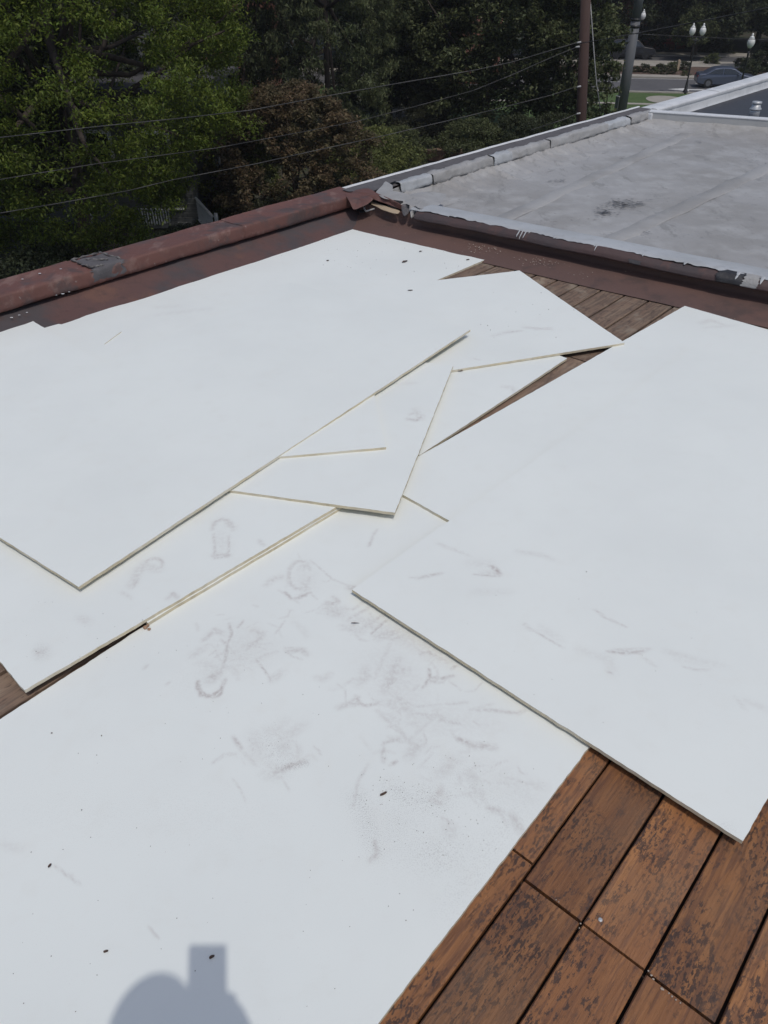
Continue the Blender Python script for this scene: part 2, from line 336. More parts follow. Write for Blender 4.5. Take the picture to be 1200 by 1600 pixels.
# concrete pad on the lawn near the parapet end
c = at(1042, 157, GZ)
tag(mesh_obj('concrete_pad', [(c.x + 1.5 * math.cos(a), c.y + 2.0 * math.sin(a), GZ + .045) for a in np.linspace(0, 2 * math.pi, 24, endpoint=False)], [tuple(range(24))], M['concrete']), kind='structure')
c = at(672, 240, GZ)
tag(mesh_obj('dirt_path', [(*at(x, y, GZ).xy, GZ + .0) for x, y in [(622, 241), (650, 239), (690, 246), (720, 247), (722, 225), (700, 228), (668, 234)]], [tuple(range(7))], M['sandy']), kind='structure')
c1, c2 = at(620, 241, GZ), at(725, 251, GZ)
MB().tube([Vector((*c1.xy, GZ + .2)), Vector((*((c1 + c2) / 2 + Vector((0, .3, 0))).xy, GZ + .22)), Vector((*c2.xy, GZ + .2))], .1, 6)
def wallseg(name, a, b, h, th, m, label, cat):
    d = (b - a).xy; L_ = d.length; mid = (a + b) / 2
    o = MB().box((mid.x, mid.y, GZ + h / 2), (L_, th, h), math.atan2(d.y, d.x), .03).build(name, m); return tag(o, label, cat)
wallseg('garden_wall', at(622, 246, GZ), at(722, 256, GZ), .55, .22, M['mulch'], 'low brown garden wall edging the bare earth behind the silver roof', 'garden wall')

# ------------------------------------------------------------------ our building
def wall_line(a, b, z0, z1, m, root, name='wall'):
    d = (b - a); t = Vector((-d.y, d.x, 0)).normalized() * .15
    V = [a, b, b - t, a - t]; V = [Vector((v.x, v.y, z0)) for v in V] + [Vector((v.x, v.y, z1)) for v in V]
    return mesh_obj(name, V, [(0, 1, 5, 4), (1, 2, 6, 5), (2, 3, 7, 6), (3, 0, 4, 7), (4, 5, 6, 7), (3, 2, 1, 0)], m, root)
ET = 18.0                                              # far end of the terrace of buildings along the parapet
bld = empty('brick_building', P1(3, 4.2, GZ), 'brown brick building carrying the roofs in the foreground', 'building')
wall_line(P1(-6, 4.31, 0), P1(ET, 4.31, 0), GZ, .06, M['brick_wall'], bld)
wall_line(P1(ET, 4.2, 0), P1(ET, -8, 0), GZ, .0, M['brick_wall'], bld)
wall_line(P1(-6, -8, 0), P1(-6, 4.2, 0), GZ, -.05, M['brick_wall'], bld)
# deck base
def poly(name, pts, m, z=None): return mesh_obj(name, [p if z is None else Vector((p.x, p.y, z)) for p in pts], [tuple(range(len(pts)))], m)
deck = tag(poly('roof_deck', [P1(-6, 4.3, 0), P1(-6, -8, 0), P3(9, 4.8, 0), P3(-.2, 4.8, 0), P1(4.4, 4.3, 0)], M['under'], -.03), kind='structure')
# planks (top face at z = 0)
AP = R(48.9); UP = Vector((math.cos(AP), math.sin(AP), 0)); VP = Vector((math.sin(AP), -math.cos(AP), 0))
PW = .1435
def plank_mesh(L_, var):
    r = random.Random(var); bm = bmesh.new(); w = PW - (.0065 if var < 9 else .012); k = 8
    rows = []
    for i in range(k + 1):
        x = L_ * i / k; e = r.uniform(-.0007, .0007)
        rows.append([bm.verts.new((x, y + (e if abs(y) > .06 else 0), z)) for y, z in [(-w / 2, -.022), (-w / 2, -.0025), (-w / 2 + .0025, 0), (w / 2 - .0025, 0), (w / 2, -.0025), (w / 2, -.022)]])
    for a, b in zip(rows, rows[1:]):
        for j in range(5): bm.faces.new((a[j], b[j], b[j + 1], a[j + 1]))
    bm.faces.new(rows[0]); bm.faces.new(rows[-1][::-1]); bmesh.ops.recalc_face_normals(bm, faces=bm.faces[:])
    me = bpy.data.meshes.new('plank'); bm.to_mesh(me); bm.free(); return me
pm = [plank_mesh(1.193, i) for i in range(4)]; pg = [plank_mesh(1.193, i + 9) for i in range(3)]
for me in pm: me.materials.append(M['plank'])
for me in pg: me.materials.append(M['plank_grey'])
jit = random.Random(5)
for row in range(-2, 3):
    for k in range(-26, 22):
        v = -.194 + PW * (k + .5)
        u0 = .848 + 1.2 * row + (.042 if v < -.34 and row in (-1, 0) else 0) + jit.uniform(-.002, .002) * (3 if row > 0 else 1)
        if v < -.34 and row in (-1, 0) and v > -.4: v += .006
        p = UP * (u0 + .6) + VP * v
        if v > 2.6 or p.dot(N) > 4.15 or p.dot(N3) > 5.1: continue
        grey = row >= 1 or (row == 0 and v < -1.3) or v < -1.7
        me = (pg if grey else pm)[jit.randrange(3)]
        o = bpy.data.objects.new('plank', me); q = UP * u0 + VP * v
        o.location = (q.x, q.y, jit.uniform(-.0012, .0006)); o.rotation_euler = (0, 0, AP); link(o, deck)

# ------------------------------------------------------------------ brown left parapet
TC = 4.29                                              # where the cross curb meets it
par = empty('roof_parapet', P1(1.5, 4.2, 0), 'low red-brown membrane-covered parapet along the left edge of the plank roof', 'parapet')
loft('base_flashing', [(3.87, .006), (4.0, .04), (4.10, .075), (4.14, .085), (4.15, .11)], P1, -5, TC + .05, M['brown_flash'], par, amp=.004, freq=4, seed=2)
CAPF = [(4.15, .107), (4.092, .096), (4.085, .102), (4.091, .155), (4.094, .168), (4.102, .1755), (4.116, .178), (4.2, .1755), (4.305, .176), (4.322, .179), (4.333, .174), (4.337, .16), (4.34, .04)]
for i, (a, b) in enumerate([(-5, .6), (.6, 2.02), (2.02, 3.18), (3.18, TC)]):
    lf_ = .0035 if i % 2 else 0
    loft('cap', [(n - (lf_ if n < 4.11 else 0), z + (lf_ if z > .12 else 0)) for n, z in CAPF], P1, a - (.02 if i % 2 else 0), b + (.02 if i % 2 and b < TC else 0), M['brown'], par, amp=.005, freq=3.4, seed=4 + i * 0, step=.03)
loft('metal_drip_edge', [(4.325, .1745), (4.343, .171), (4.346, .09)], P1, -5, TC, M['asphalt_felt'], par, amp=.002, freq=3, seed=4, sub=1)
# wrinkled grey patch over the parapet
tp = (at(170, 415, .18)).dot(U)
def blob_patch(name, t0, t1, prof, m, root, amp, seed, ragged=.03, lift=.006, P=P1):
    rr = random.Random(seed); e = {}
    def edge(i, j, ni, nj):
        if i in (0, ni - 1): return e.setdefault((i, j), rr.uniform(-ragged, ragged))
        return 0
    return loft(name, [(n - lift * .3, z + lift) for n, z in prof], P, t0, t1, m, root, step=.012, amp=amp, freq=14, sub=4, seed=seed, edge=edge)
CAPP = [(4.088, .102), (4.089, .155), (4.098, .174), (4.116, .179), (4.2, .178), (4.29, .178)]
blob_patch('wrinkled_patch', tp - .10, tp + .10, CAPP, M['asphalt_felt'], par, .008, 3, .02)
fr = MB()
for (a, b) in [((-.10, 4.31), (-.085, 4.10)), ((.10, 4.12), (.085, 4.31)), ((-.10, 4.31), (.09, 4.30)), ((-.085, 4.11), (-.02, 4.09)), ((-.04, 4.25), (.05, 4.16))]:
    pts = [P1(tp + a[0] + (b[0] - a[0]) * q + random.uniform(-.006, .006), a[1] + (b[1] - a[1]) * q + random.uniform(-.004, .004), .187) for q in np.linspace(0, 1, 9)]
    fr.tube(pts, lambda q: .005 + .004 * math.sin(q * 19), 6)
fr.build('patch_rim', mat('worn_patch_rim', (.17, .16, .155), .8, [(30, .45, .6, (.07, .065, .065), 4, I3, .9)]), par, True)
# white paint splashes on the parapet
for (x, y, z) in [(95, 420, .182), (35, 436, .18), (62, 427, .182), (88, 461, .15), (98, 459, .15), (108, 456, .15), (30, 492, .07), (42, 488, .08), (18, 496, .07)]:
    MB().ball(at(x, y, z + .003), random.uniform(.003, .006), 1, (1.8, .8, .35), .2).build('paint_splash', M['white_metal'], par)

# ------------------------------------------------------------------ cross curb with the silver roof
cur = empty('roof_curb', P3(1, 4.5, 0), 'brown curb with silver-coated top between the plank roof and the silver roof', 'curb')
XS = P3(0, 0, 0)
tc0 = P1(TC, 4.08, 0).dot(U3); tcs = at(655, 326, .17).dot(U3)
loft('base_flashing', [(4.285, .005), (4.31, .014), (4.44, .034), (4.54, .050), (4.56, .06), (4.57, .125)], P3, tc0 - .06, 8, M['brown_cross'], cur, amp=.0035, freq=4, seed=7)
loft('curb_lip', [(4.57, .12), (4.50, .113), (4.492, .118), (4.50, .14), (4.525, .162), (4.56, .1695)], P3, tcs, 8, M['brown_lip'], cur, amp=.004, freq=3.5, seed=9)
def P3r(t, n, z):
    if n < 4.54:
        q = float(vnoise(np.array([t * 9 + 11]), np.array([3.3]), 77, 5)[0]) * .5 + float(vnoise(np.array([t * 42 + 5]), np.array([7.3]), 78, 3)[0]) * .35
        d_ = .010 + .011 * q
        return P3(t, 4.545 - max(0, d_) * 1.2, .1745 - max(0, d_) * .62)
    return P3(t, n, z)
loft('silver_edge_strip', [(4.53, .168), (4.549, .1745), (4.60, .177), (4.72, .165), (4.86, .12), (5.0, .07), (5.1, .045)], P3r, tcs - .05, 8, M['silver_new'], cur, amp=.0025, freq=4, seed=12, sub=2, step=.02)
# ragged drips where the silver coat ran down the brown lip
dr = random.Random(8)
def drip(t, w, l, root=cur):
    V = []; Fc = []; k = 7
    path = [(4.548, .1765), (4.522, .1655), (4.500, .149), (4.492, .138), (4.489, .128), (4.488, .119)]; acc = 0; pts = [path[0]]
    for a, b in zip(path, path[1:]):
        dl = math.dist(a, b)
        if acc + dl > l + .03: break
        acc += dl; pts.append(b)
    for i, (n_, z_) in enumerate(pts):
        ww = w * (1 - .45 * i / len(pts)) * (.25 if i == len(pts) - 1 else 1); off = dr.uniform(-.1, .1) * w
        for q in (-.5, -.25, 0, .25, .5): V.append(P3(t + off + ww * q, n_ - .002 - .003 * (1 - 4 * q * q), z_))
    for i in range(len(pts) - 1):
        for j in range(4): Fc.append((i * 5 + j, i * 5 + 5 + j, i * 5 + 6 + j, i * 5 + 1 + j))
    mesh_obj('coating_drip', V, Fc, M['silver_new'], root, True)
for (px, w, l) in [(818, .010, .045), (823, .008, .05), (828, .009, .04), (833, .012, .02), (935, .014, .02), (938, .008, .03), (707, .012, .012), (1158, .02, .03), (1196, .02, .03), (1010, .02, .004), (872, .03, .002), (1075, .03, .004)]:
    y = 322 + (px - 640) * .1964
    drip(at(px, y, .17).dot(U3), w, l)
t1, t2, t3 = at(1125, 428, .14).dot(U3), at(1165, 436, .14).dot(U3), at(1187, 441, .14).dot(U3)
LIP = [(4.503, .112), (4.488, .117), (4.494, .14), (4.52, .163), (4.552, .1715)]
blob_patch('tar_patch', t1, t2, LIP, M['black_tar'], cur, .0025, 21, .012, .003, P3)
blob_patch('silver_patch', t2, t3, LIP, M['silver'], cur, .0025, 22, .008, .004, P3)
blob_patch('grey_smear', at(985, 405, .14).dot(U3), at(1003, 408, .14).dot(U3), LIP[:3], M['asphalt_felt'], cur, .002, 23, .012, .003, P3)
# silver roof field
sil = tag(poly('silver_roof', [P3(-.6, 5.0, 0), P3(8, 5.0, 0), P3(9.5, 10.5, 0), P1(9.2, 3.6, 0), P1(9.2, 4.1, 0), P1(4.8, 4.1, 0)], M['silver'], .0), kind='structure')
bpy.data.objects.remove(sil)
def in_field(nx=150, ny=150):
    a, b = at(640, 315, .03), at(1016, 196, .03); c_, d = P3(8, 4.95, 0), None
    fa_, fb_ = at(1026, 175.3, .17), at(1200, 187.3, .17); dd_ = (fb_ - fa_).normalized(); b = fa_ - dd_ * .05; c_ = fa_ + dd_ * 4.6; d = P3(7.9, 4.98, 0); a = P1(4.62, 4.0, 0)
    V = []
    for j in range(ny + 1):
        for i in range(nx + 1):
            u, v = i / nx, j / ny
            p = a * (1 - u) * (1 - v) + d * u * (1 - v) + c_ * u * v + b * (1 - u) * v; V.append(p)
    X = np.array([p.x for p in V]); Y = np.array([p.y for p in V])
    Z = .032 + .004 * vnoise(X * 1.2 + 40, Y * 1.2 + 40, 5) + .0022 * vnoise(X * 6 + 40, Y * 6 + 40, 6)
    D = X * U3.x + Y * U3.y                                   # lapped roll seams run away from the curb
    for s in (1.35, 2.3, 3.3, 4.3, 5.3): Z += .005 * np.exp(-((D + .05 * np.sin(Y * 2) - s) / .03) ** 2) + .003 * (D > s) * (D < s + .45)
    return [(x, y, z) for x, y, z in zip(X, Y, Z)], [(j * (nx + 1) + i, j * (nx + 1) + i + 1, (j + 1) * (nx + 1) + i + 1, (j + 1) * (nx + 1) + i) for j in range(ny) for i in range(nx)]
V, Fc = in_field()
sil = tag(mesh_obj('silver_roof', V, Fc, M['silver'], smooth=True), kind='structure')
def ribbon(p, q, w, seed):
    a_, b_ = at(*p, .045), at(*q, .045); d_ = (b_ - a_); L_ = d_.length; d_.normalize(); n_ = Vector((-d_.y, d_.x, 0))
    loft('lap_seam', [(-w / 2, -.012), (-w / 2 + .012, -.0045), (w / 2 - .012, -.0045), (w / 2, -.012)], lambda t, n, z: a_ + d_ * t + n_ * (n + .006 * math.sin(t * 9 + seed)) + Vector((0, 0, z - .001)), 0, L_, M['silver_lap'], sil, amp=.002, freq=5, seed=seed, sub=2)
M['silver_lap'] = mat('coated_lap_seam', (.355, .35, .343), .55, [(1.2, .44, .6, (.28, .272, .262), 7, I3, .95), (7, .5, .65, (.32, .315, .305), 8, (1, .4, 1), .8)], bump=(14, .5, 8, I3, .012))
ribbon((1075, 207), (760, 352), .14, 3); ribbon((1260, 232), (915, 392), .15, 8)
# flaked dark scratches
sr = random.Random(3); V, Fc = [], []
for (cx, cy, sx, sy, cnt) in [(975, 318, 34, 7, 150), (945, 331, 16, 6, 60), (870, 283, 12, 3, 18), (1010, 362, 6, 2, 5), (1095, 222, 3, 1, 4), (970, 245, 4, 1, 3), (1180, 250, 15, 8, 8)]:
    for _ in range(cnt):
        p = at(sr.gauss(cx, sx / 2), sr.gauss(cy, sy / 2), .044); a = sr.gauss(-.4, .35); l = sr.uniform(.006, .03); w = sr.uniform(.002, .005)
        d = Vector((math.cos(a), math.sin(a), 0)) * l; e = Vector((-math.sin(a), math.cos(a), 0)) * w; k = len(V)
        V += [p - d, p - e, p + d, p + e]; Fc.append((k, k + 1, k + 2, k + 3))
o = mesh_obj('flaked_tar_marks', V, Fc, M['black_tar'], sil); o['kind'] = 'stuff'
# silver parapet along its left side
sp_ = empty('roof_parapet', P1(6.6, 4.2, 0), 'silver-lapped parapet with dark felt top along the left of the silver roof', 'parapet')
folds = [(random.uniform(4.7, 9.1), random.uniform(.012, .03), random.uniform(-.25, .25), random.uniform(.4, 1)) for _ in range(46)]
def P1f(t, n, z):
    q = (4.1 - n) / .33; e = max(0.0, min(1.0, 1.15 - q)) * min(1.0, q * 6 + .15) if q > 0 else .1; dz = 0
    for (c_, w_, sl_, a_) in folds:
        x_ = (t - c_ - sl_ * (4.1 - n)) / (w_ * (.6 + q)); dz += a_ * math.exp(-x_ * x_) if abs(x_) < 3 else 0
    return P1(t, n - .016 * dz * e, z + .019 * dz * e)
loft('upturn', [(3.74, .031), (3.82, .037), (3.90, .046), (3.99, .062), (4.06, .085), (4.11, .10), (4.115, .13)], P1f, TC + .25, 9.12, M['silver'], sp_, amp=.007, freq=7, seed=14, step=.016)
loft('felt_top', [(4.118, .148), (4.2, .160), (4.318, .160)], P1, TC - .12, 9.1, M['asphalt_felt'], sp_, amp=.003, freq=5, seed=15)
loft('white_edge', [(4.312, .162), (4.322, .172), (4.336, .170), (4.342, .155), (4.344, .02)], P1, TC - .02, 9.1, M['white_metal'], sp_, amp=.003, freq=4, seed=16, sub=2)
js = [at(x, 250, .16).dot(U) for x in ()]
jt = [P1(0, 0, 0)]
jt = [4.72, 5.10, 5.34, 5.94, 6.22, 6.86, 7.95, 8.45, 9.06]
for i, (a, b) in enumerate(zip(jt, jt[1:])):
    o_ = (-.010 if i % 2 else .0); lf = (.004 if i % 2 else .0)
    loft('lapped_strip', [(4.115, .108), (4.083 + o_, .090), (4.076 + o_, .094), (4.084 + o_, .150 + lf), (4.090 + o_, .160 + lf), (4.15 + o_ * .4, .1685 + lf), (4.154 + o_ * .4, .155)], P1, a + .001, b - (0 if i % 2 else .005), M['silver'] if i % 3 else M['silver_new'], sp_, amp=.008, freq=11, seed=30 + i, step=.02)
# torn corner where the two parapets meet
cn = empty('torn_roof_corner', at(600, 318, .1), 'torn membrane flaps and tar at the corner where the brown parapet meets the silver roof', 'roof damage')
def ragged(name, pts, m, th=.006, seed=1, up=.0):
    """torn sheet: outline in place, subdivided with a bent noisy surface and real thickness"""
    rr = random.Random(seed); pts = [Vector(p) for p in pts]; c0 = sum(pts, Vector()) / len(pts); ring = []
    for i, p in enumerate(pts):
        q = pts[(i + 1) % len(pts)]
        for s in (0, .33, .66): r_ = p.lerp(q, s); ring.append(r_ + (r_ - c0) * rr.uniform(-.09, .09) + Vector((0, 0, rr.uniform(-.004, .004))))
    inner = [c0.lerp(p, .5) + Vector((0, 0, up + rr.uniform(-.006, .008))) for p in ring]; n = len(ring)
    V = ring + inner + [c0 + Vector((0, 0, up * 1.3))]
    Fc = [(i, (i + 1) % n, n + (i + 1) % n, n + i) for i in range(n)] + [(n + i, n + (i + 1) % n, 2 * n) for i in range(n)]
    o = mesh_obj(name, V, Fc, m, cn, False); md = o.modifiers.new('t', 'SOLIDIFY'); md.thickness = th; md.offset = -1; md = o.modifiers.new('s', 'SUBSURF'); md.levels = 2; md.render_levels = 2; return o
ragged('brown_flap', [at(538, 303, .18), at(568, 296, .185), at(585, 312, .18), at(570, 322, .15), at(552, 330, .12), at(545, 315, .17)], M['brown'], seed=2, up=.005)
ragged('brown_flap', [at(545, 299, .182), at(575, 293, .20), at(588, 303, .19), at(632, 322, .175), at(630, 328, .14), at(598, 318, .155), at(566, 306, .18)], M['brown'], seed=3, up=.012)
ragged('silver_flap', [at(584, 301, .195), at(602, 284, .185), at(614, 289, .18), at(612, 300, .18), at(648, 307, .18), at(640, 316, .178), at(600, 311, .19)], M['silver'], seed=4, up=.004)
ragged('silver_flap', [at(628, 311, .18), at(655, 300, .16), at(700, 303, .12), at(690, 322, .15), at(655, 327, .178), at(636, 320, .182)], M['silver'], seed=5, up=.003)
ragged('felt_flap', [at(534, 297, .183), at(560, 291, .178), at(600, 278, .172), at(622, 281, .17), at(606, 288, .178), at(585, 299, .185), at(550, 301, .184)], M['asphalt_felt'], seed=6)
ragged('tan_flap', [at(576, 313, .14), at(600, 321, .14), at(628, 331, .13), at(622, 335, .12), at(596, 328, .12), at(580, 320, .13)], M['stone_trim'], seed=7)
ragged('tar_lump', [at(627, 320, .175), at(640, 318, .178), at(640, 334, .13), at(632, 340, .11), at(628, 332, .13)], M['asphalt_felt'], seed=8, th=.012)
ragged('tar_lump', [at(556, 318, .10), at(575, 312, .10), at(582, 326, .08), at(566, 335, .07), at(556, 330, .07)], M['black_tar'], seed=9, th=.01)
ragged('silver_flap', [at(640, 331, .15), at(648, 327, .165), at(650, 334, .13), at(642, 342, .11)], M['silver'], seed=10, th=.008)
MB().tube([at(570, 318, .115), at(569, 326, .105), at(572, 330, .10), at(582, 327, .105), at(592, 324, .11)], .006, 8).build('bent_pipe', M['grey_metal'], cn, True)
# solid black box standing in for the shade in the hollow behind the flaps
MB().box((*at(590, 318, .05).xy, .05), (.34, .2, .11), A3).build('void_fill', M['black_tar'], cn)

# ------------------------------------------------------------------ white curb, dark roof, far parapet
wc = empty('roof_curb', at(1100, 185, .1), 'straight white metal-capped curb between the silver roof and the charcoal roof', 'curb')
fa, fb = at(1026, 175.3, .17), at(1200, 187.3, .17); dd = (fb - fa).normalized(); nn = Vector((-dd.y, dd.x, 0)); e = 4.5
def WP(s, n, z): return fa + dd * s + nn * n + Vector((0, 0, z - .17))
loft('cap', [(0.005, .070), (-.006, .072), (-.004, .160), (.0, .170), (.10, .172), (.104, .16), (.105, .0)], WP, -.07, e, M['grey_metal'], wc, amp=.0012, freq=2, seed=40, sub=2, smooth=False)
loft('cap_trim', [(-.009, .076), (-.011, .068), (-.009, .064), (.0, .064)], WP, -.07, e, M['white_metal'], wc, amp=.001, freq=2, seed=41, sub=1, smooth=False)
loft('cap_top', [(-.009, .165), (-.008, .174), (.0, .1765), (.10, .1775), (.11, .172)], WP, -.075, e, M['white_metal'], wc, amp=.001, freq=2, seed=42, sub=1, smooth=False)
loft('upturn', [(-.36, .030), (-.3, .037), (-.2, .045), (-.08, .07), (-.0, .10), (.004, .12)], WP, -.1, e, M['silver'], wc, amp=.008, freq=6, seed=43)
tag(poly('charcoal_roof', [WP(-.3, .05, 0), WP(e, .05, 0), P1(ET, -6, 0), P1(ET, 4.2, 0), P1(9.1, 4.2, 0)], M['dark_roof'], .012), kind='structure')
fp = empty('roof_parapet', P1(12, 4.2, 0), 'white coated parapet with metal cap bordering the charcoal roof', 'parapet')
jj = [9.02, 10.9, 12.75, 14.6, 16.4, ET]
for i, (a, b) in enumerate(zip(jj, jj[1:])):
    l = .003 * (i % 2)
    loft('metal_cap', [(4.142 - l, .105), (4.140 - l, .135 + l), (4.155, .146 + l), (4.32, .148 + l), (4.345, .143), (4.348, .05)], P1, a, b + .03, M['white_metal'], fp, amp=.0015, freq=3, seed=50 + i, sub=2)
loft('inner_face', [(4.12, .0), (4.135, .03), (4.15, .115)], P1, 9.05, ET, M['white_metal'], fp, amp=.003, freq=5, seed=60)
MB().box((*(at(1016, 177, .15)).xy, .12), (.09, .09, .075), A1, .012).build('white_sealant', M['white_metal'], fp)
vp = at(1180, 187, .02); vp = Vector((at(1180, 172, .10).x, at(1180, 172, .10).y, 0)); ht = height_to(vp, 161.5)
vt = empty('vent_pipe', vp, 'small galvanised vent pipe standing on the charcoal roof', 'vent pipe')
MB().lathe([(.060, .0), (.056, ht * .45), (.056, ht * .55)], vp, 20).build('pipe', M['galv'], vt, True)
MB().lathe([(.064, ht * .55), (.066, ht * .58), (.066, ht * .62), (.05, ht * .70), (.047, ht * .88)], vp, 20).build('collar', M['galv'], vt, True)
MB().lathe([(.052, ht * .88), (.054, ht * .9), (.052, ht), (.03, ht + .003)], vp, 20).build('vent_cap', M['galv'], vt, True)

exec_after = True
# ------------------------------------------------------------------ white boards
TH = .012
def ring_px(cx, cy, rx, ry, rot=0, a0=0, a1=360, n=16):
    c, s = math.cos(R(rot)), math.sin(R(rot))
    return [(cx + rx * math.cos(a) * c - ry * math.sin(a) * s, cy + rx * math.cos(a) * s + ry * math.sin(a) * c) for a in np.linspace(R(a0), R(a1), n)]
def board(label, corners, zs, grime=(), dust=(), cell=.05, bow=.0015, seed=0):
    """corners: 4 world xy, zs: height of the top face at each corner"""
    c = [np.array([p.x, p.y]) for p in corners]; z = zs if isinstance(zs, (list, tuple)) else [zs] * 4
    L1 = np.linalg.norm(c[1] - c[0]); L2 = np.linalg.norm(c[3] - c[0])
    nx, ny = max(3, int(L1 / cell)), max(3, int(L2 / cell))
    u, v = np.meshgrid(np.linspace(0, 1, nx + 1), np.linspace(0, 1, ny + 1)); u = u.ravel(); v = v.ravel()
    w = [(1 - u) * (1 - v), u * (1 - v), u * v, (1 - u) * v]
    X = sum(w[i] * c[i][0] for i in range(4)); Y = sum(w[i] * c[i][1] for i in range(4)); Z = sum(w[i] * z[i] for i in range(4))
    Z = Z + bow * vnoise(X * .9 + 30, Y * .9 + 30, 70 + seed, 2) * np.minimum(1, 12 * np.minimum(np.minimum(u, 1 - u), np.minimum(v, 1 - v)) + .2)
    gr = np.zeros_like(X); du = np.zeros_like(X)
    for arr, lst in ((gr, grime), (du, dust)):
        for (pts, wid, inten) in lst:
            zz = float(np.mean(z)); q = [at(x, y, zz) for x, y in pts]; q = np.array([[p.x, p.y] for p in q])
            ctr = pts[len(pts) // 2]; mpp = (at(ctr[0] + 1, ctr[1], zz) - at(*ctr, zz)).length; r = max(wid * mpp, cell * .55)
            lo, hi = q.min(0) - 3 * r, q.max(0) + 3 * r; idx = np.where((X > lo[0]) & (X < hi[0]) & (Y > lo[1]) & (Y < hi[1]))[0]
            if not len(idx): continue
            px, py = X[idx], Y[idx]; best = np.full(len(idx), 9.0); par_ = np.zeros(len(idx))
            for k in range(max(1, len(q) - 1)):
                a = q[k]; b = q[min(k + 1, len(q) - 1)]; d = b - a; l2 = max(d @ d, 1e-9)
                t = np.clip(((px - a[0]) * d[0] + (py - a[1]) * d[1]) / l2, 0, 1); dist = np.hypot(px - a[0] - t * d[0], py - a[1] - t * d[1])
                m_ = dist < best; best = np.where(m_, dist, best); par_ = np.where(m_, (k + t) / max(1, len(q) - 1), par_)
            taper = .55 + .45 * np.sin(np.pi * np.clip(par_ * .8 + .12, 0, 1))
            arr[idx] = np.maximum(arr[idx], inten * taper * np.exp(-(best / r) ** 2))
    lift = np.random.default_rng(seed + 90).uniform(0, .0022, 4); Z = Z + (w[0] ** 3 * lift[0] + w[1] ** 3 * lift[1] + w[2] ** 3 * lift[2] + w[3] ** 3 * lift[3])
    Z = Z + .0016 * vnoise(X * 2.4 + 40, Y * 2.4 + 40, 170 + seed, 2) * np.minimum(1, 8 * np.minimum(np.minimum(u, 1 - u), np.minimum(v, 1 - v)))
    eb = (u < 1e-6) | (u > 1 - 1e-6) | (v < 1e-6) | (v > 1 - 1e-6); X = X + eb * .0011 * vnoise(X * 40 + 300, Y * 40 + 300, 9 + seed, 3); Y = Y + eb * .0011 * vnoise(X * 40 + 310, Y * 40 + 320, 19 + seed, 3)
    nv = len(X); side = (nx + 1)
    Fc = [(j * side + i, j * side + i + 1, (j + 1) * side + i + 1, (j + 1) * side + i) for j in range(ny) for i in range(nx)]
    bo = [i for i in range(nx + 1)] + [j * side + nx for j in range(1, ny + 1)] + [ny * side + i for i in range(nx - 1, -1, -1)] + [j * side for j in range(ny - 1, 0, -1)]
    V = np.stack([X, Y, Z], 1); edge = V[bo]; e0 = edge.copy(); e0[:, 2] -= .0008; e1 = edge.copy(); e1[:, 2] -= TH
    V = np.concatenate([V, e0, e1]); n = len(bo); FS = []
    for i in range(n):
        a, b = nv + i, nv + (i + 1) % n; FS.append((a + n, b + n, b, a))
    FS2 = [(nv + i, nv + (i + 1) % n, bo[(i + 1) % n], bo[i]) for i in range(n)]
    FB = [tuple(nv + n + k for k in range(n - 1, -1, -1))]
    me = bpy.data.meshes.new('white_panel'); me.from_pydata(V.tolist(), [], Fc + FS + FS2 + FB); me.update()
    me.materials.append(M['board']); me.materials.append(M['core'])
    mi = np.zeros(len(me.polygons), dtype=np.int32); mi[len(Fc):len(Fc) + n] = 1; mi[-1] = 1; me.polygons.foreach_set('material_index', mi)
    for nm, arr in (('grime', gr), ('dust', du)):
        a = me.attributes.new(nm, 'FLOAT', 'POINT'); full = np.zeros(len(V)); full[:nv] = arr; a.data.foreach_set('value', full)
    bm = bmesh.new(); bm.from_mesh(me); bmesh.ops.recalc_face_normals(bm, faces=bm.faces[:]); bm.to_mesh(me); bm.free()
    o = bpy.data.objects.new('white_panel', me); link(o); return tag(o, label, 'panel', 'white panels laid over the roof')
def rect(a, b, wid, z):
    """near edge a->b (pixels at height z), board goes wid to the left of a->b"""
    A, B = at(*a, z), at(*b, z); d = (B - A).normalized(); n = Vector((-d.y, d.x, 0)); return A, B, d, n
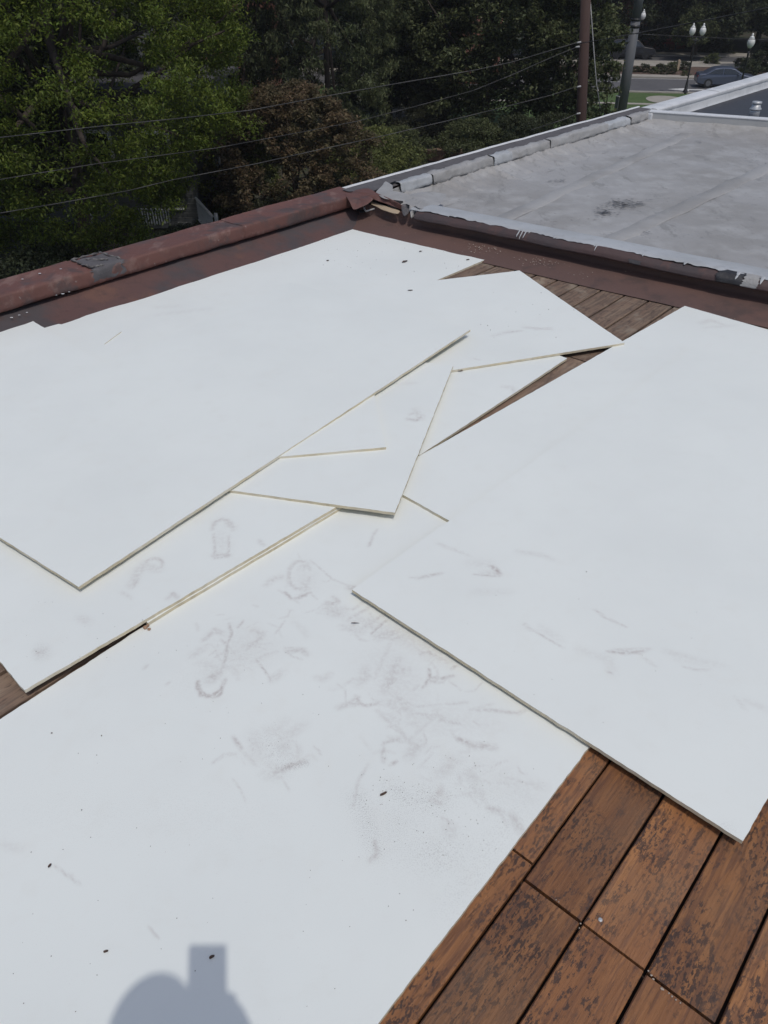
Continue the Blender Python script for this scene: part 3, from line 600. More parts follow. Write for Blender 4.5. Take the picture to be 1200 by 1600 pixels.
# S1: big near board
A, B, d, n = rect((590, 1600), (920, 1168), 0, .012)
g1 = [
 # boot prints and scuffs (image rows, projected onto the board)
 (ring_px(327, 1075, 20, 12, 20, -20, 200), 3, .8), ([(309, 1065), (314, 1086), (330, 1088), (345, 1078), (352, 1062)], 3.5, .75), ([(328, 1062), (340, 1052)], 9, .5), ([(345, 1050), (352, 1030), (356, 1008), (345, 1000)], 3, .55),
 ([(300, 1025), (320, 1012)], 8, .25), ([(318, 1000), (335, 985), (350, 990)], 6, .4), ([(358, 975), (362, 990), (357, 1003)], 3, .6), ([(372, 980), (380, 970)], 2.5, .6), ([(395, 985), (410, 990), (400, 1005), (380, 1010)], 7, .35), ([(385, 1015), (410, 995)], 4, .4),
 ([(400, 1030), (415, 1050), (423, 1062)], 2, .6), ([(425, 1062), (440, 1050)], 8, .3), ([(450, 1018), (470, 1015), (480, 1022)], 5, .45), ([(445, 1012), (478, 1013)], 2, .5), ([(430, 990), (445, 970)], 2, .35),
 (ring_px(468, 898, 17, 22, 10, 0, 330), 4, .4), ([(445, 925), (455, 935)], 3, .7), ([(462, 935), (484, 926)], 4, .6), ([(470, 890), (480, 880)], 8, .3), ([(485, 875), (520, 905), (545, 915)], 2, .35),
 ([(545, 918), (553, 918)], 5, .65), ([(505, 945), (530, 940), (520, 932)], 3, .5), ([(515, 955), (535, 950)], 8, .3), ([(510, 940), (525, 945)], 3, .6), ([(578, 852), (584, 835), (590, 828)], 2.5, .4), ([(576, 853), (579, 848)], 3, .6),
 ([(540, 970), (575, 950)], 4, .35), ([(560, 985), (600, 960)], 4, .35), ([(580, 990), (605, 968)], 2.5, .65), ([(590, 995), (625, 985)], 10, .4), ([(590, 965), (600, 960)], 2, .6), ([(610, 1000), (635, 992)], 4, .4),
 ([(600, 1080), (612, 1055), (622, 1030)], 11, .38), ([(600, 1075), (618, 1062)], 4, .55), ([(655, 1022), (668, 1018), (690, 1030)], 4, .5), ([(705, 1045), (713, 1040)], 3, .6), ([(680, 1025), (700, 1035)], 6, .3),
 ([(670, 1045), (672, 1058), (660, 1075)], 3, .65), ([(672, 1058), (690, 1060), (708, 1056)], 3, .65), ([(668, 1064), (690, 1066)], 4, .45), ([(640, 1085), (655, 1070)], 3, .3),
 ([(528, 1106), (550, 1098), (560, 1090)], 5, .45), ([(550, 1098), (575, 1102), (592, 1098)], 3, .6), ([(556, 1088), (562, 1098)], 4, .5), ([(590, 1098), (625, 1098), (650, 1120)], 8, .28), ([(590, 1110), (615, 1135)], 5, .3), ([(620, 1085), (635, 1108), (640, 1115)], 8, .35),
 ([(600, 1080), (650, 1105), (690, 1100)], 3, .3), ([(697, 1100), (730, 1098)], 3, .4), ([(745, 1110), (770, 1110), (808, 1115), (820, 1110)], 3.5, .45), ([(650, 1115), (690, 1118)], 3, .4), ([(685, 1125), (725, 1133)], 2, .45), ([(735, 1110), (770, 1100)], 3, .3),
 ([(615, 1130), (640, 1160), (655, 1170)], 5, .35), ([(600, 1160), (625, 1155)], 3, .5), ([(598, 1165), (600, 1190)], 4, .45), ([(610, 1195), (620, 1190)], 3, .6), ([(640, 1155), (680, 1120)], 4, .25),
 ([(715, 1155), (735, 1163)], 5, .7), ([(735, 1165), (772, 1168)], 7, .5), ([(685, 1245), (690, 1230)], 5, .45), ([(672, 1250), (690, 1256)], 4, .5), ([(690, 1278), (708, 1286)], 2, .5),
 ([(762, 1262), (785, 1270)], 5, .5), ([(800, 1275), (815, 1300)], 8, .4), ([(820, 1225), (850, 1230)], 12, .18), ([(790, 1215), (848, 1231)], 3, .3),
 ([(365, 1152), (378, 1172)], 3.5, .55), ([(333, 1192), (350, 1180), (368, 1178)], 2.5, .4), ([(395, 1150), (405, 1180)], 12, .2), ([(430, 1208), (450, 1198), (475, 1190)], 6, .5), ([(440, 1215), (452, 1235)], 2, .3), ([(380, 1175), (400, 1195)], 4, .25),
 ([(575, 1195), (560, 1220), (552, 1260)], 3, .3), ([(585, 1315), (590, 1335), (578, 1345)], 4, .45), ([(85, 1352), (125, 1382)], 1.5, .45), ([(232, 1448), (248, 1468)], 1.5, .45), ([(110, 1365), (118, 1380)], 1.2, .4),
 ([(1, 1318), (30, 1326)], 8, .15), ([(420, 1195), (440, 1205)], 8, .2), ([(225, 1045), (230, 1040)], 3, .35), ([(260, 1070), (266, 1066)], 2, .4), ([(585, 1060), (612, 1000)], 5, .25)]
ar = random.Random(12)
for (cx, cy, sx, sy, cnt) in [(640, 1090, 110, 90, 60), (370, 1010, 70, 45, 26), (480, 920, 45, 35, 14), (420, 1180, 60, 35, 16), (730, 1230, 80, 50, 22), (560, 960, 50, 25, 14)]:
    for _ in range(cnt):
        x, y = ar.gauss(cx, sx / 1.8), ar.gauss(cy, sy / 1.8); a = ar.gauss(.25, .8); l = ar.uniform(8, 42); c_ = ar.uniform(-.6, .6)
        pts = [(x, y), (x + l * .5 * math.cos(a), y + l * .5 * math.sin(a)), (x + l * math.cos(a + c_), y + l * math.sin(a + c_))]
        if all((p[0] - 920) * 432 + (p[1] - 1168) * 330 < -6000 and p[1] > 930 + (p[0] - 550) * .645 - (0 if p[0] > 550 else 300) for p in pts):
            g1.append((pts, ar.choice([1.2, 1.5, 2, 2, 3, 6, 10]), ar.uniform(.12, .36)))
g1 += [([(600, 1030), (640, 1100)], 45, .16), ([(650, 1120), (760, 1130)], 38, .12), ([(360, 1000), (400, 1020)], 40, .14), ([(590, 975), (700, 1030)], 22, .2), ([(470, 900), (480, 910)], 26, .15), ([(760, 1200), (830, 1240)], 30, .12)]
d1 = [([(600, 1290), (640, 1300)], 55, .5), ([(560, 1250), (590, 1330)], 22, .75), ([(640, 1250), (690, 1250)], 30, .6), ([(640, 1330), (720, 1330)], 40, .45), ([(610, 1230), (650, 1260)], 18, .7), ([(420, 1150), (440, 1200)], 28, .35), ([(820, 1250), (700, 1420)], 30, .3),
      ([(700, 1200), (800, 1280)], 45, .25), ([(300, 1060), (420, 1010)], 30, .3), ([(440, 1200), (480, 1192)], 7, .9), ([(30, 1250), (400, 1280)], 60, .12)]
board('largest near white panel with boot prints, wood showing along its lower right edge', [A - d * .94, A + d * 1.5, A + d * 1.5 + n * 1.22, A - d * .94 + n * 1.22], .012, g1, d1, .0048, .0008, 1)
# S2b, S2
A, B, d, n = rect((231, 973), (525, 797.5), 0, .024)
board('white panel showing only as a bright sliver under the panel beside the largest near one', [A, A + d * .86, A + d * .86 + n * .7, A + n * .7], .024, cell=.05, seed=2)
A, B, d, n = rect((38, 1079), (525, 792), 0, .037)
g2 = [(ring_px(348, 828, 16, 16, 0, 180, 360), 4, .45), ([(334, 835), (336, 860), (335, 872), (357, 870), (358, 838)], 2.5, .5), ([(335, 868), (357, 868)], 5, .6), ([(345, 835), (350, 860)], 12, .15), ([(355, 818), (365, 825)], 6, .35),
      ([(205, 915), (215, 895), (228, 880)], 8, .3), (ring_px(240, 882, 14, 9, -10, 200, 400), 3, .5), ([(225, 885), (248, 890)], 8, .3), ([(208, 918), (216, 905)], 3, .45), ([(262, 935), (270, 928), (278, 934)], 4, .5), ([(190, 925), (205, 935)], 3, .3), ([(55, 1018), (65, 1022)], 5, .45), ([(60, 1025), (70, 1015)], 8, .25),
      ([(125, 965), (140, 972)], 8, .25), ([(405, 845), (412, 852)], 4, .35)]
board('white panel with two boot prints, its lower corner hanging over bare planks at left', [A, A + d * 1.19, A + d * 1.19 + n * 2.44, A + n * 2.44], [.036, .036, .036, .036], g2, [([(60, 1010), (72, 1025)], 10, .6)], .0075, .0008, 3)
# S3b under S3a
C = at(1070, 478, .024); d = (at(690, 693, .024) - C).normalized(); n = Vector((-d.y, d.x, 0))
C2 = at(697, 811, .024); Ll = (C2 - C).dot(d)
board('far corner of the white panel lying under the big right one, beside the exposed planks', [C, C + d * Ll, C + d * Ll + n * 1.22, C + n * 1.22], .024, [([(1095, 505), (1110, 500), (1130, 507)], 5, .3), ([(1100, 512), (1150, 508)], 4, .2)], (), .015, .0008, 4)
# S3a
A, B, d, n = rect((550, 921.5), (1160, 1315), 0, .036)
g3 = [([(755, 895), (775, 897)], 8, .22), ([(768, 885), (775, 890), (780, 897)], 4, .9), ([(740, 898), (780, 901)], 2, .6), ([(770, 895), (780, 898)], 3, .6), ([(652, 904), (670, 900), (690, 896)], 3, .55), ([(640, 903), (655, 903)], 2, .35), ([(685, 850), (710, 860)], 4, .25), ([(700, 855), (735, 870)], 3, .25),
      ([(735, 880), (765, 880)], 12, .15), ([(810, 862), (850, 868), (862, 874)], 6, .22), ([(740, 925), (800, 925)], 8, .12), ([(928, 952), (945, 965), (978, 980)], 2, .5), ([(820, 978), (830, 985)], 3, .4), ([(820, 975), (822, 980)], 2.5, .5), ([(835, 985), (855, 998), (880, 1012)], 2, .45),
      ([(845, 980), (875, 1000)], 8, .15), ([(950, 1018), (975, 1021), (1008, 1017)], 3, .65), ([(960, 1016), (1015, 1014)], 3, .35), ([(905, 1015), (950, 1030), (957, 1050)], 9, .15), ([(950, 1050), (959, 1053)], 2, .5), ([(1005, 1028), (1025, 1042)], 2, .3), ([(1040, 1018), (1085, 1030)], 6, .2), ([(1068, 1042), (1085, 1047), (1108, 1047)], 2.5, .35), ([(1060, 1030), (1130, 1040)], 9, .12),
      ([(1148, 1090), (1165, 1110)], 3, .25), ([(1165, 1095), (1195, 1108)], 6, .18), ([(968, 1015), (1000, 1022)], 2, .5)]
board('big right white panel resting on top with its corner pointing down the planks', [A, B, B + n * 2.44, A + n * 2.44], .036, g3, [([(1130, 1290), (1145, 1300)], 12, .3)], .0075, .0008, 5)
# S5 far board
A = at(560, 350, .013); B = at(80, 505, .013); d = (B - A).normalized(); n = Vector((-d.y, d.x, 0)); C = at(760, 405, .013)
wd = (C - A).dot(n)
board('farthest white panel, its tip tucked into the corner of the parapets', [A, A + d * 2.42, A + d * 2.42 + n * wd, A + n * wd], .013, [([(240, 480), (280, 478)], 3, .2), ([(240, 492), (330, 482)], 2, .18)], (), .03, .0008, 6)
# S12, S13
A = at(32, 499, .0165); B = at(205, 520, .0165); d = (B - A).normalized(); n = Vector((d.y, -d.x, 0))
board('white panel at the left edge poking its corner past the brown parapet flashing', [A, A + d * .62, A + d * .62 + n * 2.0, A + n * 2.0], .0165, (), (), .05, .0008, 7)
A = at(-60, 549, .022); B = at(285, 532, .022); d = (B - A).normalized(); n = Vector((d.y, -d.x, 0))
board('white panel at left marked only by a faint straight edge beneath the large central one', [A, B, B + n * .8, A + n * .8], .022, (), (), .05, .0005, 8)
# S7 pieces
A, B = at(655, 712, .020), at(886, 560, .020)
board('white piece with a small leaf beside the dark slit of planks', [A, B, at(868, 553, .020), at(640, 590, .020)], [.020, .020, .020, .020], [([(785, 604), (800, 606), (806, 615)], 3, .4)], (), .02, 0, 9)
board('thin white offcut edge lying lowest along the dark slit of planks', [at(660, 711, .008), at(824, 601, .008), at(800, 590, .008), at(650, 650, .008)], .0085, (), (), .03, 0, 10)
# S6
c6 = [at(695, 436.5, .034), at(706, 578.5, .034), at(976, 536, .034), at(812, 423, .034)]
c6 = [at(520, 460, .034), at(560, 600, .034), at(976, 536, .034), at(812, 423, .034)]
p0 = at(708, 578, .034); dB = (at(976, 536, .034) - p0).normalized(); p1 = at(695, 436.5, .034); dT = (at(812, 423, .034) - p1).normalized()
c6 = [p1 - dT * .8, p0 - dB * .45, at(976, 536, .034), at(812, 423, .034)]
board('white panel with a scuff, its pointed end touching the planks near the big right one', c6, .034, [([(790, 520), (815, 517)], 3, .5), ([(820, 512), (860, 515)], 4, .4), ([(835, 516), (862, 512)], 2, .5), ([(770, 525), (800, 517)], 4, .25), ([(740, 560), (750, 563)], 2, .3)], (), .012, .0005, 11)
# S8 tip piece
T = at(617, 801, .049); e1 = (at(367, 767, .049) - T).normalized(); e2 = (at(708, 571, .049) - T).normalized(); l1 = (at(367, 767, .049) - T).length; l2 = (at(708, 571, .049) - T).length
Q = at(668, 567, .049); qd = (Q - at(708, 571, .049)).normalized()
board('white offcut whose narrow tip points down over the near panel', [T, T + e2 * l2, T + e2 * l2 + qd * .4, T + e1 * (l1 + .25)], .049, [([(637, 655), (650, 657), (660, 650)], 4, .6), ([(640, 648), (655, 644)], 3, .4), ([(648, 640), (658, 655)], 6, .25), ([(620, 600), (650, 598)], 5, .15)], (), .01, .0003, 12)
# S9 small triangle
E_, F_ = at(440, 713, .061), at(603, 698.5, .061); G_ = at(585, 617, .061)
d9 = (E_ - F_).normalized(); g9 = (G_ - F_).normalized()
board('small white offcut with a bright cream edge partly under the large central panel', [F_, F_ + g9 * ((G_ - F_).length + .12), E_ + g9 * .5 + d9 * .2, E_ + d9 * .2], .0605, (), (), .03, 0, 13)
# S4
zA, zB = .062, .076
A, B = at(123, 917.5, zA), at(735, 515, zB); d = (Vector((*B.xy, 0)) - Vector((*A.xy, 0))).normalized(); n = Vector((-d.y, d.x, 0))
board('large clean central white panel on top of all the others', [A, B, B + n * 1.22, A + n * 1.22], [zA, zB, .066, .060], [([(205, 505), (212, 512)], 3, .1)], (), .02, .0012, 14)

# ------------------------------------------------------------------ small debris
lf = random.Random(4)
def bit(px, py, z, s, label, m=None, long=1.7, rz=None, name='dry_leaf_bit', cat='leaf bit'):
    p = at(px, py, z); a = lf.uniform(0, 3) if rz is None else rz; k = 8; V = []
    for i in range(k):
        q = 2 * math.pi * i / k; r = s * lf.uniform(.75, 1.2)
        x, y = r * long * math.cos(q), r * math.sin(q) * .7
        V.append((x * math.cos(a) - y * math.sin(a), x * math.sin(a) + y * math.cos(a), .002 + .25 * abs(y) + lf.uniform(0, .001)))
    V2 = [(x, y, z_ - .0012) for x, y, z_ in V]
    V += V2; V.append((0, 0, .0016)); V.append((0, 0, .0004))
    Fc = [(i, (i + 1) % k, 2 * k) for i in range(k)] + [(k + (i + 1) % k, k + i, 2 * k + 1) for i in range(k)] + [(i, k + i, k + (i + 1) % k, (i + 1) % k) for i in range(k)]
    o = mesh_obj(name, V, Fc, m or M['dry_leaf']); o.location = p; return tag(o, label, cat, 'dry bits on the white panels')
bit(600, 1240.5, .0135, .0052, 'dry brown leaf curled on the near panel among boot prints', rz=.55, long=2.0)
bit(78, 1353, .0135, .0038, 'dark square leaf crumb near the left edge of the near panel', rz=1.2, long=1.2)
bit(331, 1496, .0135, .0042, 'dark leaf crumb lying in the phone shadow', rz=.6, long=1.3)
bit(166, 1487, .0135, .0038, 'dark leaf crumb left of the shadow on the near panel', rz=.3, long=1.5)
bit(632, 409, .015, .014, 'long curled leaf scrap on the farthest white panel', rz=.9, long=2.1)
bit(512, 407.5, .015, .008, 'small dark leaf scrap on the left half of the farthest panel', long=1.3)
bit(657, 393, .015, .009, 'leaf scrap behind the long curled one on the farthest panel', long=1.5)
bit(731, 406, .015, .009, 'leaf scrap by the right corner of the farthest panel', long=1.5)
bit(641, 454, .036, .007, 'thin leaf scrap in the middle distance near the upper slit', long=2.4, rz=.1)
bit(718, 580, .022, .009, 'brown leaf beside the white piece under the scuffed panel', long=1.6, rz=-.1)
bit(554, 974, .0135, .0018, 'thin reddish twig by the corner of the big right panel', long=7, rz=-.05, name='twig', cat='twig')
bit(81, 1146, .0135, .0018, 'tiny black crumb at the upper left of the near panel', long=1.2)
bit(159, 1150, .0135, .0018, 'tiny black crumb right of the other one at the near panel upper left', long=1.2)
bit(581, 345, .06, .007, 'tan leaf scrap in the flashing gutter beside the far panel tip', long=1.5) if False else None
bit(128, 1266, .0135, .0013, 'tiniest black crumb standing alone left on the near panel', long=1.2)
bit(303, 440, .015, .004, 'small dark fleck near the far left edge of the farthest panel', long=1.2)
# clod
cl = empty('plaster_clod', at(229, 981, .012), 'little orange-brown clod at the foot of the stacked panel edge', 'clod')
MB().ball(at(227, 980, .016), .007, 2, (1, 1, .8), .18).ball(at(233, 983, .015), .005, 2, (1, 1, .8), .2).ball(at(231, 977, .016), .005, 2, (1, 1, .8), .2).build('clod_lumps', mat('clod', (.33, .21, .14), .9), cl)
# fine specks nobody could count
V, Fc = [], []
regs = [(.0135, 20, 860, 1150, 1590, 70), (.0135, 560, 760, 1180, 1340, 90), (.038, 20, 250, 940, 1040, 20), (.0145, 430, 720, 370, 430, 45), (.0135, 240, 500, 990, 1180, 25), (.0375, 700, 1150, 850, 1150, 16), (.036, 700, 900, 440, 530, 20)]
for (z, x0, x1, y0, y1, cnt) in regs:
    for _ in range(cnt):
        x, y = lf.uniform(x0, x1), lf.uniform(y0, y1)
        if z == .0135 and (x - 590) * 432 + (y - 1600) * 330 > -9000: continue
        if z == .0135 and y < 1118 - .64 * x + 20: continue
        p = at(x, y, z); s = lf.uniform(.0006, .0013) * (1 if y > 900 else 2.2); k = len(V)
        V += [p + Vector((s, 0, 0)), p + Vector((0, s * lf.uniform(.5, 1.5), 0)), p + Vector((-s, 0, 0)), p + Vector((0, -s, 0)), p + Vector((0, 0, s))]
        Fc += [(k, k + 1, k + 4), (k + 1, k + 2, k + 4), (k + 2, k + 3, k + 4), (k + 3, k, k + 4)]
tag(mesh_obj('dust_specks', V, Fc, M['dry_leaf']), 'dark specks of dirt scattered over the white panels', 'dirt', None, 'stuff')
V, Fc = [], []
for (cx, cy, sx, sy, cnt) in [(770, 385, 40, 9, 90), (850, 408, 35, 9, 60), (735, 372, 12, 6, 14), (900, 430, 30, 8, 10)]:
    for _ in range(cnt):
        x, y = lf.gauss(cx, sx / 1.6), lf.gauss(cy, sy / 1.6); p = at(x, y, .028); s_ = lf.uniform(.0018, .0042); k = len(V)
        n_ = p.dot(N3); z_ = .016 + max(0, min(1, (n_ - 4.31) / .23)) * .036
        if n_ < 4.31 or n_ > 4.53: continue
        p = at(x, y, z_)
        V += [p + Vector((s_, 0, 0)), p + Vector((0, s_, 0)), p + Vector((-s_, 0, 0)), p + Vector((0, -s_, 0)), p + Vector((0, 0, s_))]
        Fc += [(k, k + 1, k + 4), (k + 1, k + 2, k + 4), (k + 2, k + 3, k + 4), (k + 3, k, k + 4)]
o = mesh_obj('pale_grit', V, Fc, M['pebble'], cur); o['kind'] = 'stuff'
# pebbles in the plank joint, screw head
pb = random.Random(6)
V = MB()
for (x, y, s) in [(1018, 1524, .0022), (1021, 1530, .0022), (1034, 1545, .003), (1036, 1546, .0022), (1050, 1557, .0018), (1056, 1562, .0018), (1063, 1567, .0016), (873, 1409, .0014), (869, 1406, .0013), (907, 1443, .0018), (905, 1450, .0014), (1013, 1517, .0016), (1045, 1552, .0016)]:
    V.ball(at(x, y, .0005), s, 1, (1.2, 1, .8), .2)
tag(V.build('grit', M['pebble']), 'pale grit caught in the joint between plank ends', 'grit', None, 'stuff')
sw = empty('screw', at(938, 1437, 0), 'round screw head in a plank near the joint', 'screw')
MB().lathe([(.0046, -.002), (.0046, .0006), (.0035, .0014), (.001, .0014)], at(938, 1437, 0), 16).build('screw_head', M['galv'], sw, True)

# ------------------------------------------------------------------ vegetation
def leaf_cloud(centers, radii, per, size, rr, droop=.25, asp=.45):
    """leaf-sized quads scattered in clumps; returns arrays"""
    n = len(centers) * per
    c = np.repeat(centers, per, 0); r = np.repeat(radii, per)
    d = rr.normal(size=(n, 3)); d /= np.linalg.norm(d, axis=1)[:, None]; d *= (rr.random(n) ** .5)[:, None]; d[:, 2] *= .65
    p = c + d * r[:, None]
    a = rr.uniform(0, 2 * np.pi, n); tilt = rr.normal(0, .45, n) - droop; s = size * rr.uniform(.6, 1.35, n)
    ax = np.stack([np.cos(a) * np.cos(tilt), np.sin(a) * np.cos(tilt), np.sin(tilt)], 1)
    up = np.stack([rr.normal(0, .45, n), rr.normal(0, .45, n), np.ones(n)], 1)
    sd = np.cross(up, ax); sd /= np.linalg.norm(sd, axis=1)[:, None]
    nrm = np.cross(ax, sd)
    v = np.stack([p - ax * s[:, None] * .5, p + sd * (s * asp * .5)[:, None] + nrm * (s * .08)[:, None], p + ax * s[:, None] * .5 - nrm * (s * .12)[:, None], p - sd * (s * asp * .5)[:, None] + nrm * (s * .08)[:, None]], 1)
    return v.reshape(-1, 3)
def quads_mesh(name, V):
    n = len(V) // 4; me = bpy.data.meshes.new(name); me.vertices.add(len(V)); me.vertices.foreach_set('co', V.ravel().astype(np.float32))
    me.loops.add(4 * n); me.loops.foreach_set('vertex_index', np.arange(4 * n, dtype=np.int32))
    me.polygons.add(n); me.polygons.foreach_set('loop_start', np.arange(0, 4 * n, 4, dtype=np.int32)); me.update(); me.validate(); return me
def crown_centers(h, r, k, rr, shape='round', z0=.25, hollow=.55):
    """clump centres filling an uneven crown of radius r between z0*h and h"""
    C, S = [], []
    lob = [(rr.uniform(0, 2 * np.pi), rr.uniform(.1, .95), rr.uniform(.25, .5)) for _ in range(9)]
    while len(C) < k:
        u = rr.random(); z = z0 + (1 - z0) * u; th = rr.uniform(0, 2 * np.pi)
        if shape == 'round': R_ = math.sin(math.pi * min(1, u * .82 + .17)) ** .6
        elif shape == 'cone': R_ = (1 - u) ** .8 * .95 + .06
        elif shape == 'vase': R_ = .45 + .55 * math.sin(math.pi * min(1, u * .75 + .12))
        else: R_ = math.sin(math.pi * min(1, u * .6 + .38)) ** .5
        wob = 1 + .16 * math.sin(3 * th + 5 * u + lob[0][0]) + .12 * math.sin(7 * th - 9 * u + lob[1][0])
        for (lt, lz, lw) in lob[:5]: wob += .18 * math.exp(-(((th - lt + np.pi) % (2 * np.pi) - np.pi) / .5) ** 2 - ((u - lz) / .16) ** 2)
        q = hollow + (1 - hollow) * rr.random() ** .5
        C.append((math.cos(th) * r * R_ * wob * q, math.sin(th) * r * R_ * wob * q, z * h)); S.append(rr.uniform(.5, 1.1))
    return np.array(C), np.array(S)
def make_tree(name, label, loc, h, r, k, per, leaf, clump, lm, seed, shape='round', z0=.25, hollow=.5, trunk=.25, group=None, cat='tree', limbs=9, bark=True, droop=.25, asp=.45, cull=None):
    rr = np.random.default_rng(seed); t = empty(name, loc, label, cat, group)
    C, S = crown_centers(h, r, k, rr, shape, z0, hollow)
    if cull is not None: kk = np.array([not cull(c) for c in C]); C, S = C[kk], S[kk]
    V = leaf_cloud(C, S * clump, per, leaf, rr, droop, asp)
    me = quads_mesh('crown', V); me.materials.append(lm); o = bpy.data.objects.new('crown', me); link(o, t)
    if bark:
        mb = MB(); b = Vector((rr.uniform(-.2, .2) * trunk * 4, rr.uniform(-.2, .2) * trunk * 4, h * (z0 + .18)))
        pts = [Vector((0, 0, -.2)), Vector((0, 0, h * z0 * .5)) + b * .1, b, Vector((b.x * 1.5, b.y * 1.5, h * .8))]
        mb.tube(pts, lambda q: trunk * (1 - .75 * q), 10)
        for i in range(limbs):
            c = Vector(C[rr.integers(len(C))]); s = pts[1].lerp(pts[3], rr.uniform(.15, .8))
            mb.tube([s, s.lerp(c, .5) + Vector((0, 0, -.06 * h * rr.random())), c], lambda q: trunk * .38 * (1 - .8 * q), 6)
        mb.build('trunk', M['bark'], t, True, world=False)
    return t
def base(px, py, z=GZ): v = at(px, py, z); return Vector((v.x, v.y, GZ))
def top_h(b, py): return height_to(b, py)
def on(px, dist):                                      # ground point under image column px at a distance
    d = ray(px, 300); s = dist / math.hypot(d.x, d.y); return Vector((d.x * s, d.y * s, GZ))
# A: big bright tree at left
make_tree('ash_tree', 'large bright green spreading tree filling the upper left', on(118, 29.5), 13.5, 6.1, 1700, 150, .125, .62, M['leaf_bright'], 1, 'round', .13, .66, .34, limbs=22, droop=.35, asp=.36, cull=lambda c: c[2] < 4.4 and c[0] > 3.3 + (c[2] - 2) * .45)
# darker tree left of it and behind
make_tree('shade_tree', 'dark tree at the far left edge behind the bright green one', on(-60, 33), 11, 4.5, 420, 60, .26, .7, M['leaf_dark'], 2, 'round', .2, .5, .3)
make_tree('shade_tree', 'dark tree directly behind the bright green tree', on(170, 42), 12.5, 5, 420, 60, .28, .8, M['leaf_dark'], 3, 'round', .1, .5, .3)
make_tree('shade_tree', 'dark leafy tree rising to the right of the bright green tree', on(315, 50), 14, 5.0, 520, 70, .26, .8, M['leaf_dark'], 4, 'round', .08, .5, .3)
make_tree('cedar_tree', 'dark cedar with drooping boughs behind the rust-coloured tree', on(405, 47), 13, 3.6, 520, 80, .24, .6, M['leaf_dark'], 5, 'vase', .04, .5, .3, droop=.5, asp=.25)
make_tree('cedar_tree', 'broad dark cedar behind and right of the rust-coloured tree', on(515, 46), 13.5, 4.0, 680, 80, .24, .6, M['leaf_mid'], 6, 'vase', .04, .5, .3, droop=.5, asp=.25)
make_tree('shade_tree', 'deep shadowy tree in the middle between cedar and the wide tree', on(608, 56), 14, 4.2, 560, 70, .27, .75, M['leaf_dark'], 7, 'round', .06, .5, .3)
make_tree('shade_tree', 'wide mid green tree just left of the brown wooden pole', on(752, 52), 13.5, 5.2, 1000, 75, .25, .8, M['leaf_mid'], 8, 'round', .08, .55, .36, limbs=14)
make_tree('shade_tree', 'olive tree in the gap before the wide tree by the pole', on(690, 54), 12, 3.4, 460, 70, .24, .7, M['leaf_mid'], 9, 'round', .08, .55, .25)
make_tree('shade_tree', 'tall narrow tree whose leaves reach past the brown wooden pole', on(868, 50), 12.5, 1.9, 300, 60, .25, .7, M['leaf_mid'], 19, 'round', .12, .5, .2)
# crape myrtle
mb_ = on(462, 33)
make_tree('crape_myrtle', 'rounded small tree with rust-brown seed heads', mb_, top_h(mb_, 136), 3.3, 620, 75, .15, .42, M['leaf_rust'], 10, 'bush', .05, .55, .12, cat='tree', droop=0)
mb_ = on(395, 35)
make_tree('leafy_shrub', 'yellow-green shrub with upright shoots between bright tree and rusty tree', mb_, top_h(mb_, 150), 1.5, 200, 60, .16, .38, M['leaf_lime'], 12, 'cone', .05, .4, .08, cat='shrub', droop=-.6, asp=.25)
mb_ = on(352, 35)
make_tree('leafy_shrub', 'yellow-green shrub tucked against the right side of the bright tree', mb_, top_h(mb_, 168), 1.6, 200, 60, .16, .4, M['leaf_lime'], 13, 'bush', .05, .4, .08, cat='shrub')
# low bushes beyond the parapet corner
SH = make_tree('low_shrub', 'light green low shrub just over the corner of the parapet', on(590, 41), 2.3, 2.0, 220, 55, .13, .4, M['leaf_lime'], 14, 'bush', .02, .3, .05, 'low shrubs beyond the parapet', 'shrub', bark=False)
def dup(root_, loc, s, label, m=None, rz=0, cat=None):
    c = copy_tree(root_); c.location = loc; c.scale = (s[0], s[0], s[1]) if isinstance(s, tuple) else (s,) * 3; c.rotation_euler = (0, 0, rz); c['label'] = label
    if cat: c['category'] = cat
    if m is not None:
        for ch in [x for x in sc.collection.objects if x.parent == c and x.name.startswith('crown')]:
            if ch.material_slots: ch.material_slots[0].link = 'OBJECT'; ch.material_slots[0].material = m
    return c
dup(SH, on(560, 38.5), .85, 'light green shrub low over the brown parapet left of the corner', None, 1)
dup(SH, on(622, 44), .8, 'mid green shrub left of the bare earth patch', M['leaf_mid'], 2)
dup(SH, on(655, 50), .9, 'dull shrub directly behind the bare earth patch', M['leaf_shrub'], 3)
dup(SH, on(735, 45), .9, 'dull shrub at the right end of the bare earth patch', M['leaf_mid'], 4)
dup(SH, on(505, 34), .8, 'olive shrub at the foot of the rusty tree, right side', M['leaf_shrub'], 5)
dup(SH, on(430, 31), .7, 'olive shrub at the foot of the rusty tree, left side', M['leaf_shrub'], 6)
dup(SH, on(800, 46), .9, 'dark shrub at the foot of the wide tree by the pole', M['leaf_dark'], .5)
dup(SH, on(852, 47), .9, 'dark shrub just left of the wooden pole foot', M['leaf_dark'], 1.5)
dup(SH, on(272, 29), .6, 'dark rounded shrub in front of the white stair railing', M['leaf_dark'], 2.5)
dup(SH, on(222, 28), .6, 'dark shrub left of the rounded one by the stair railing', M['leaf_dark'], 3.5)
dup(SH, on(40, 25), 1.0, 'dark shrub below the bright tree at the far left', M['leaf_dark'], 4.5)
dup(SH, on(402, 31), .55, 'dark shrub right of the white stair railing', M['leaf_dark'], 5.5)
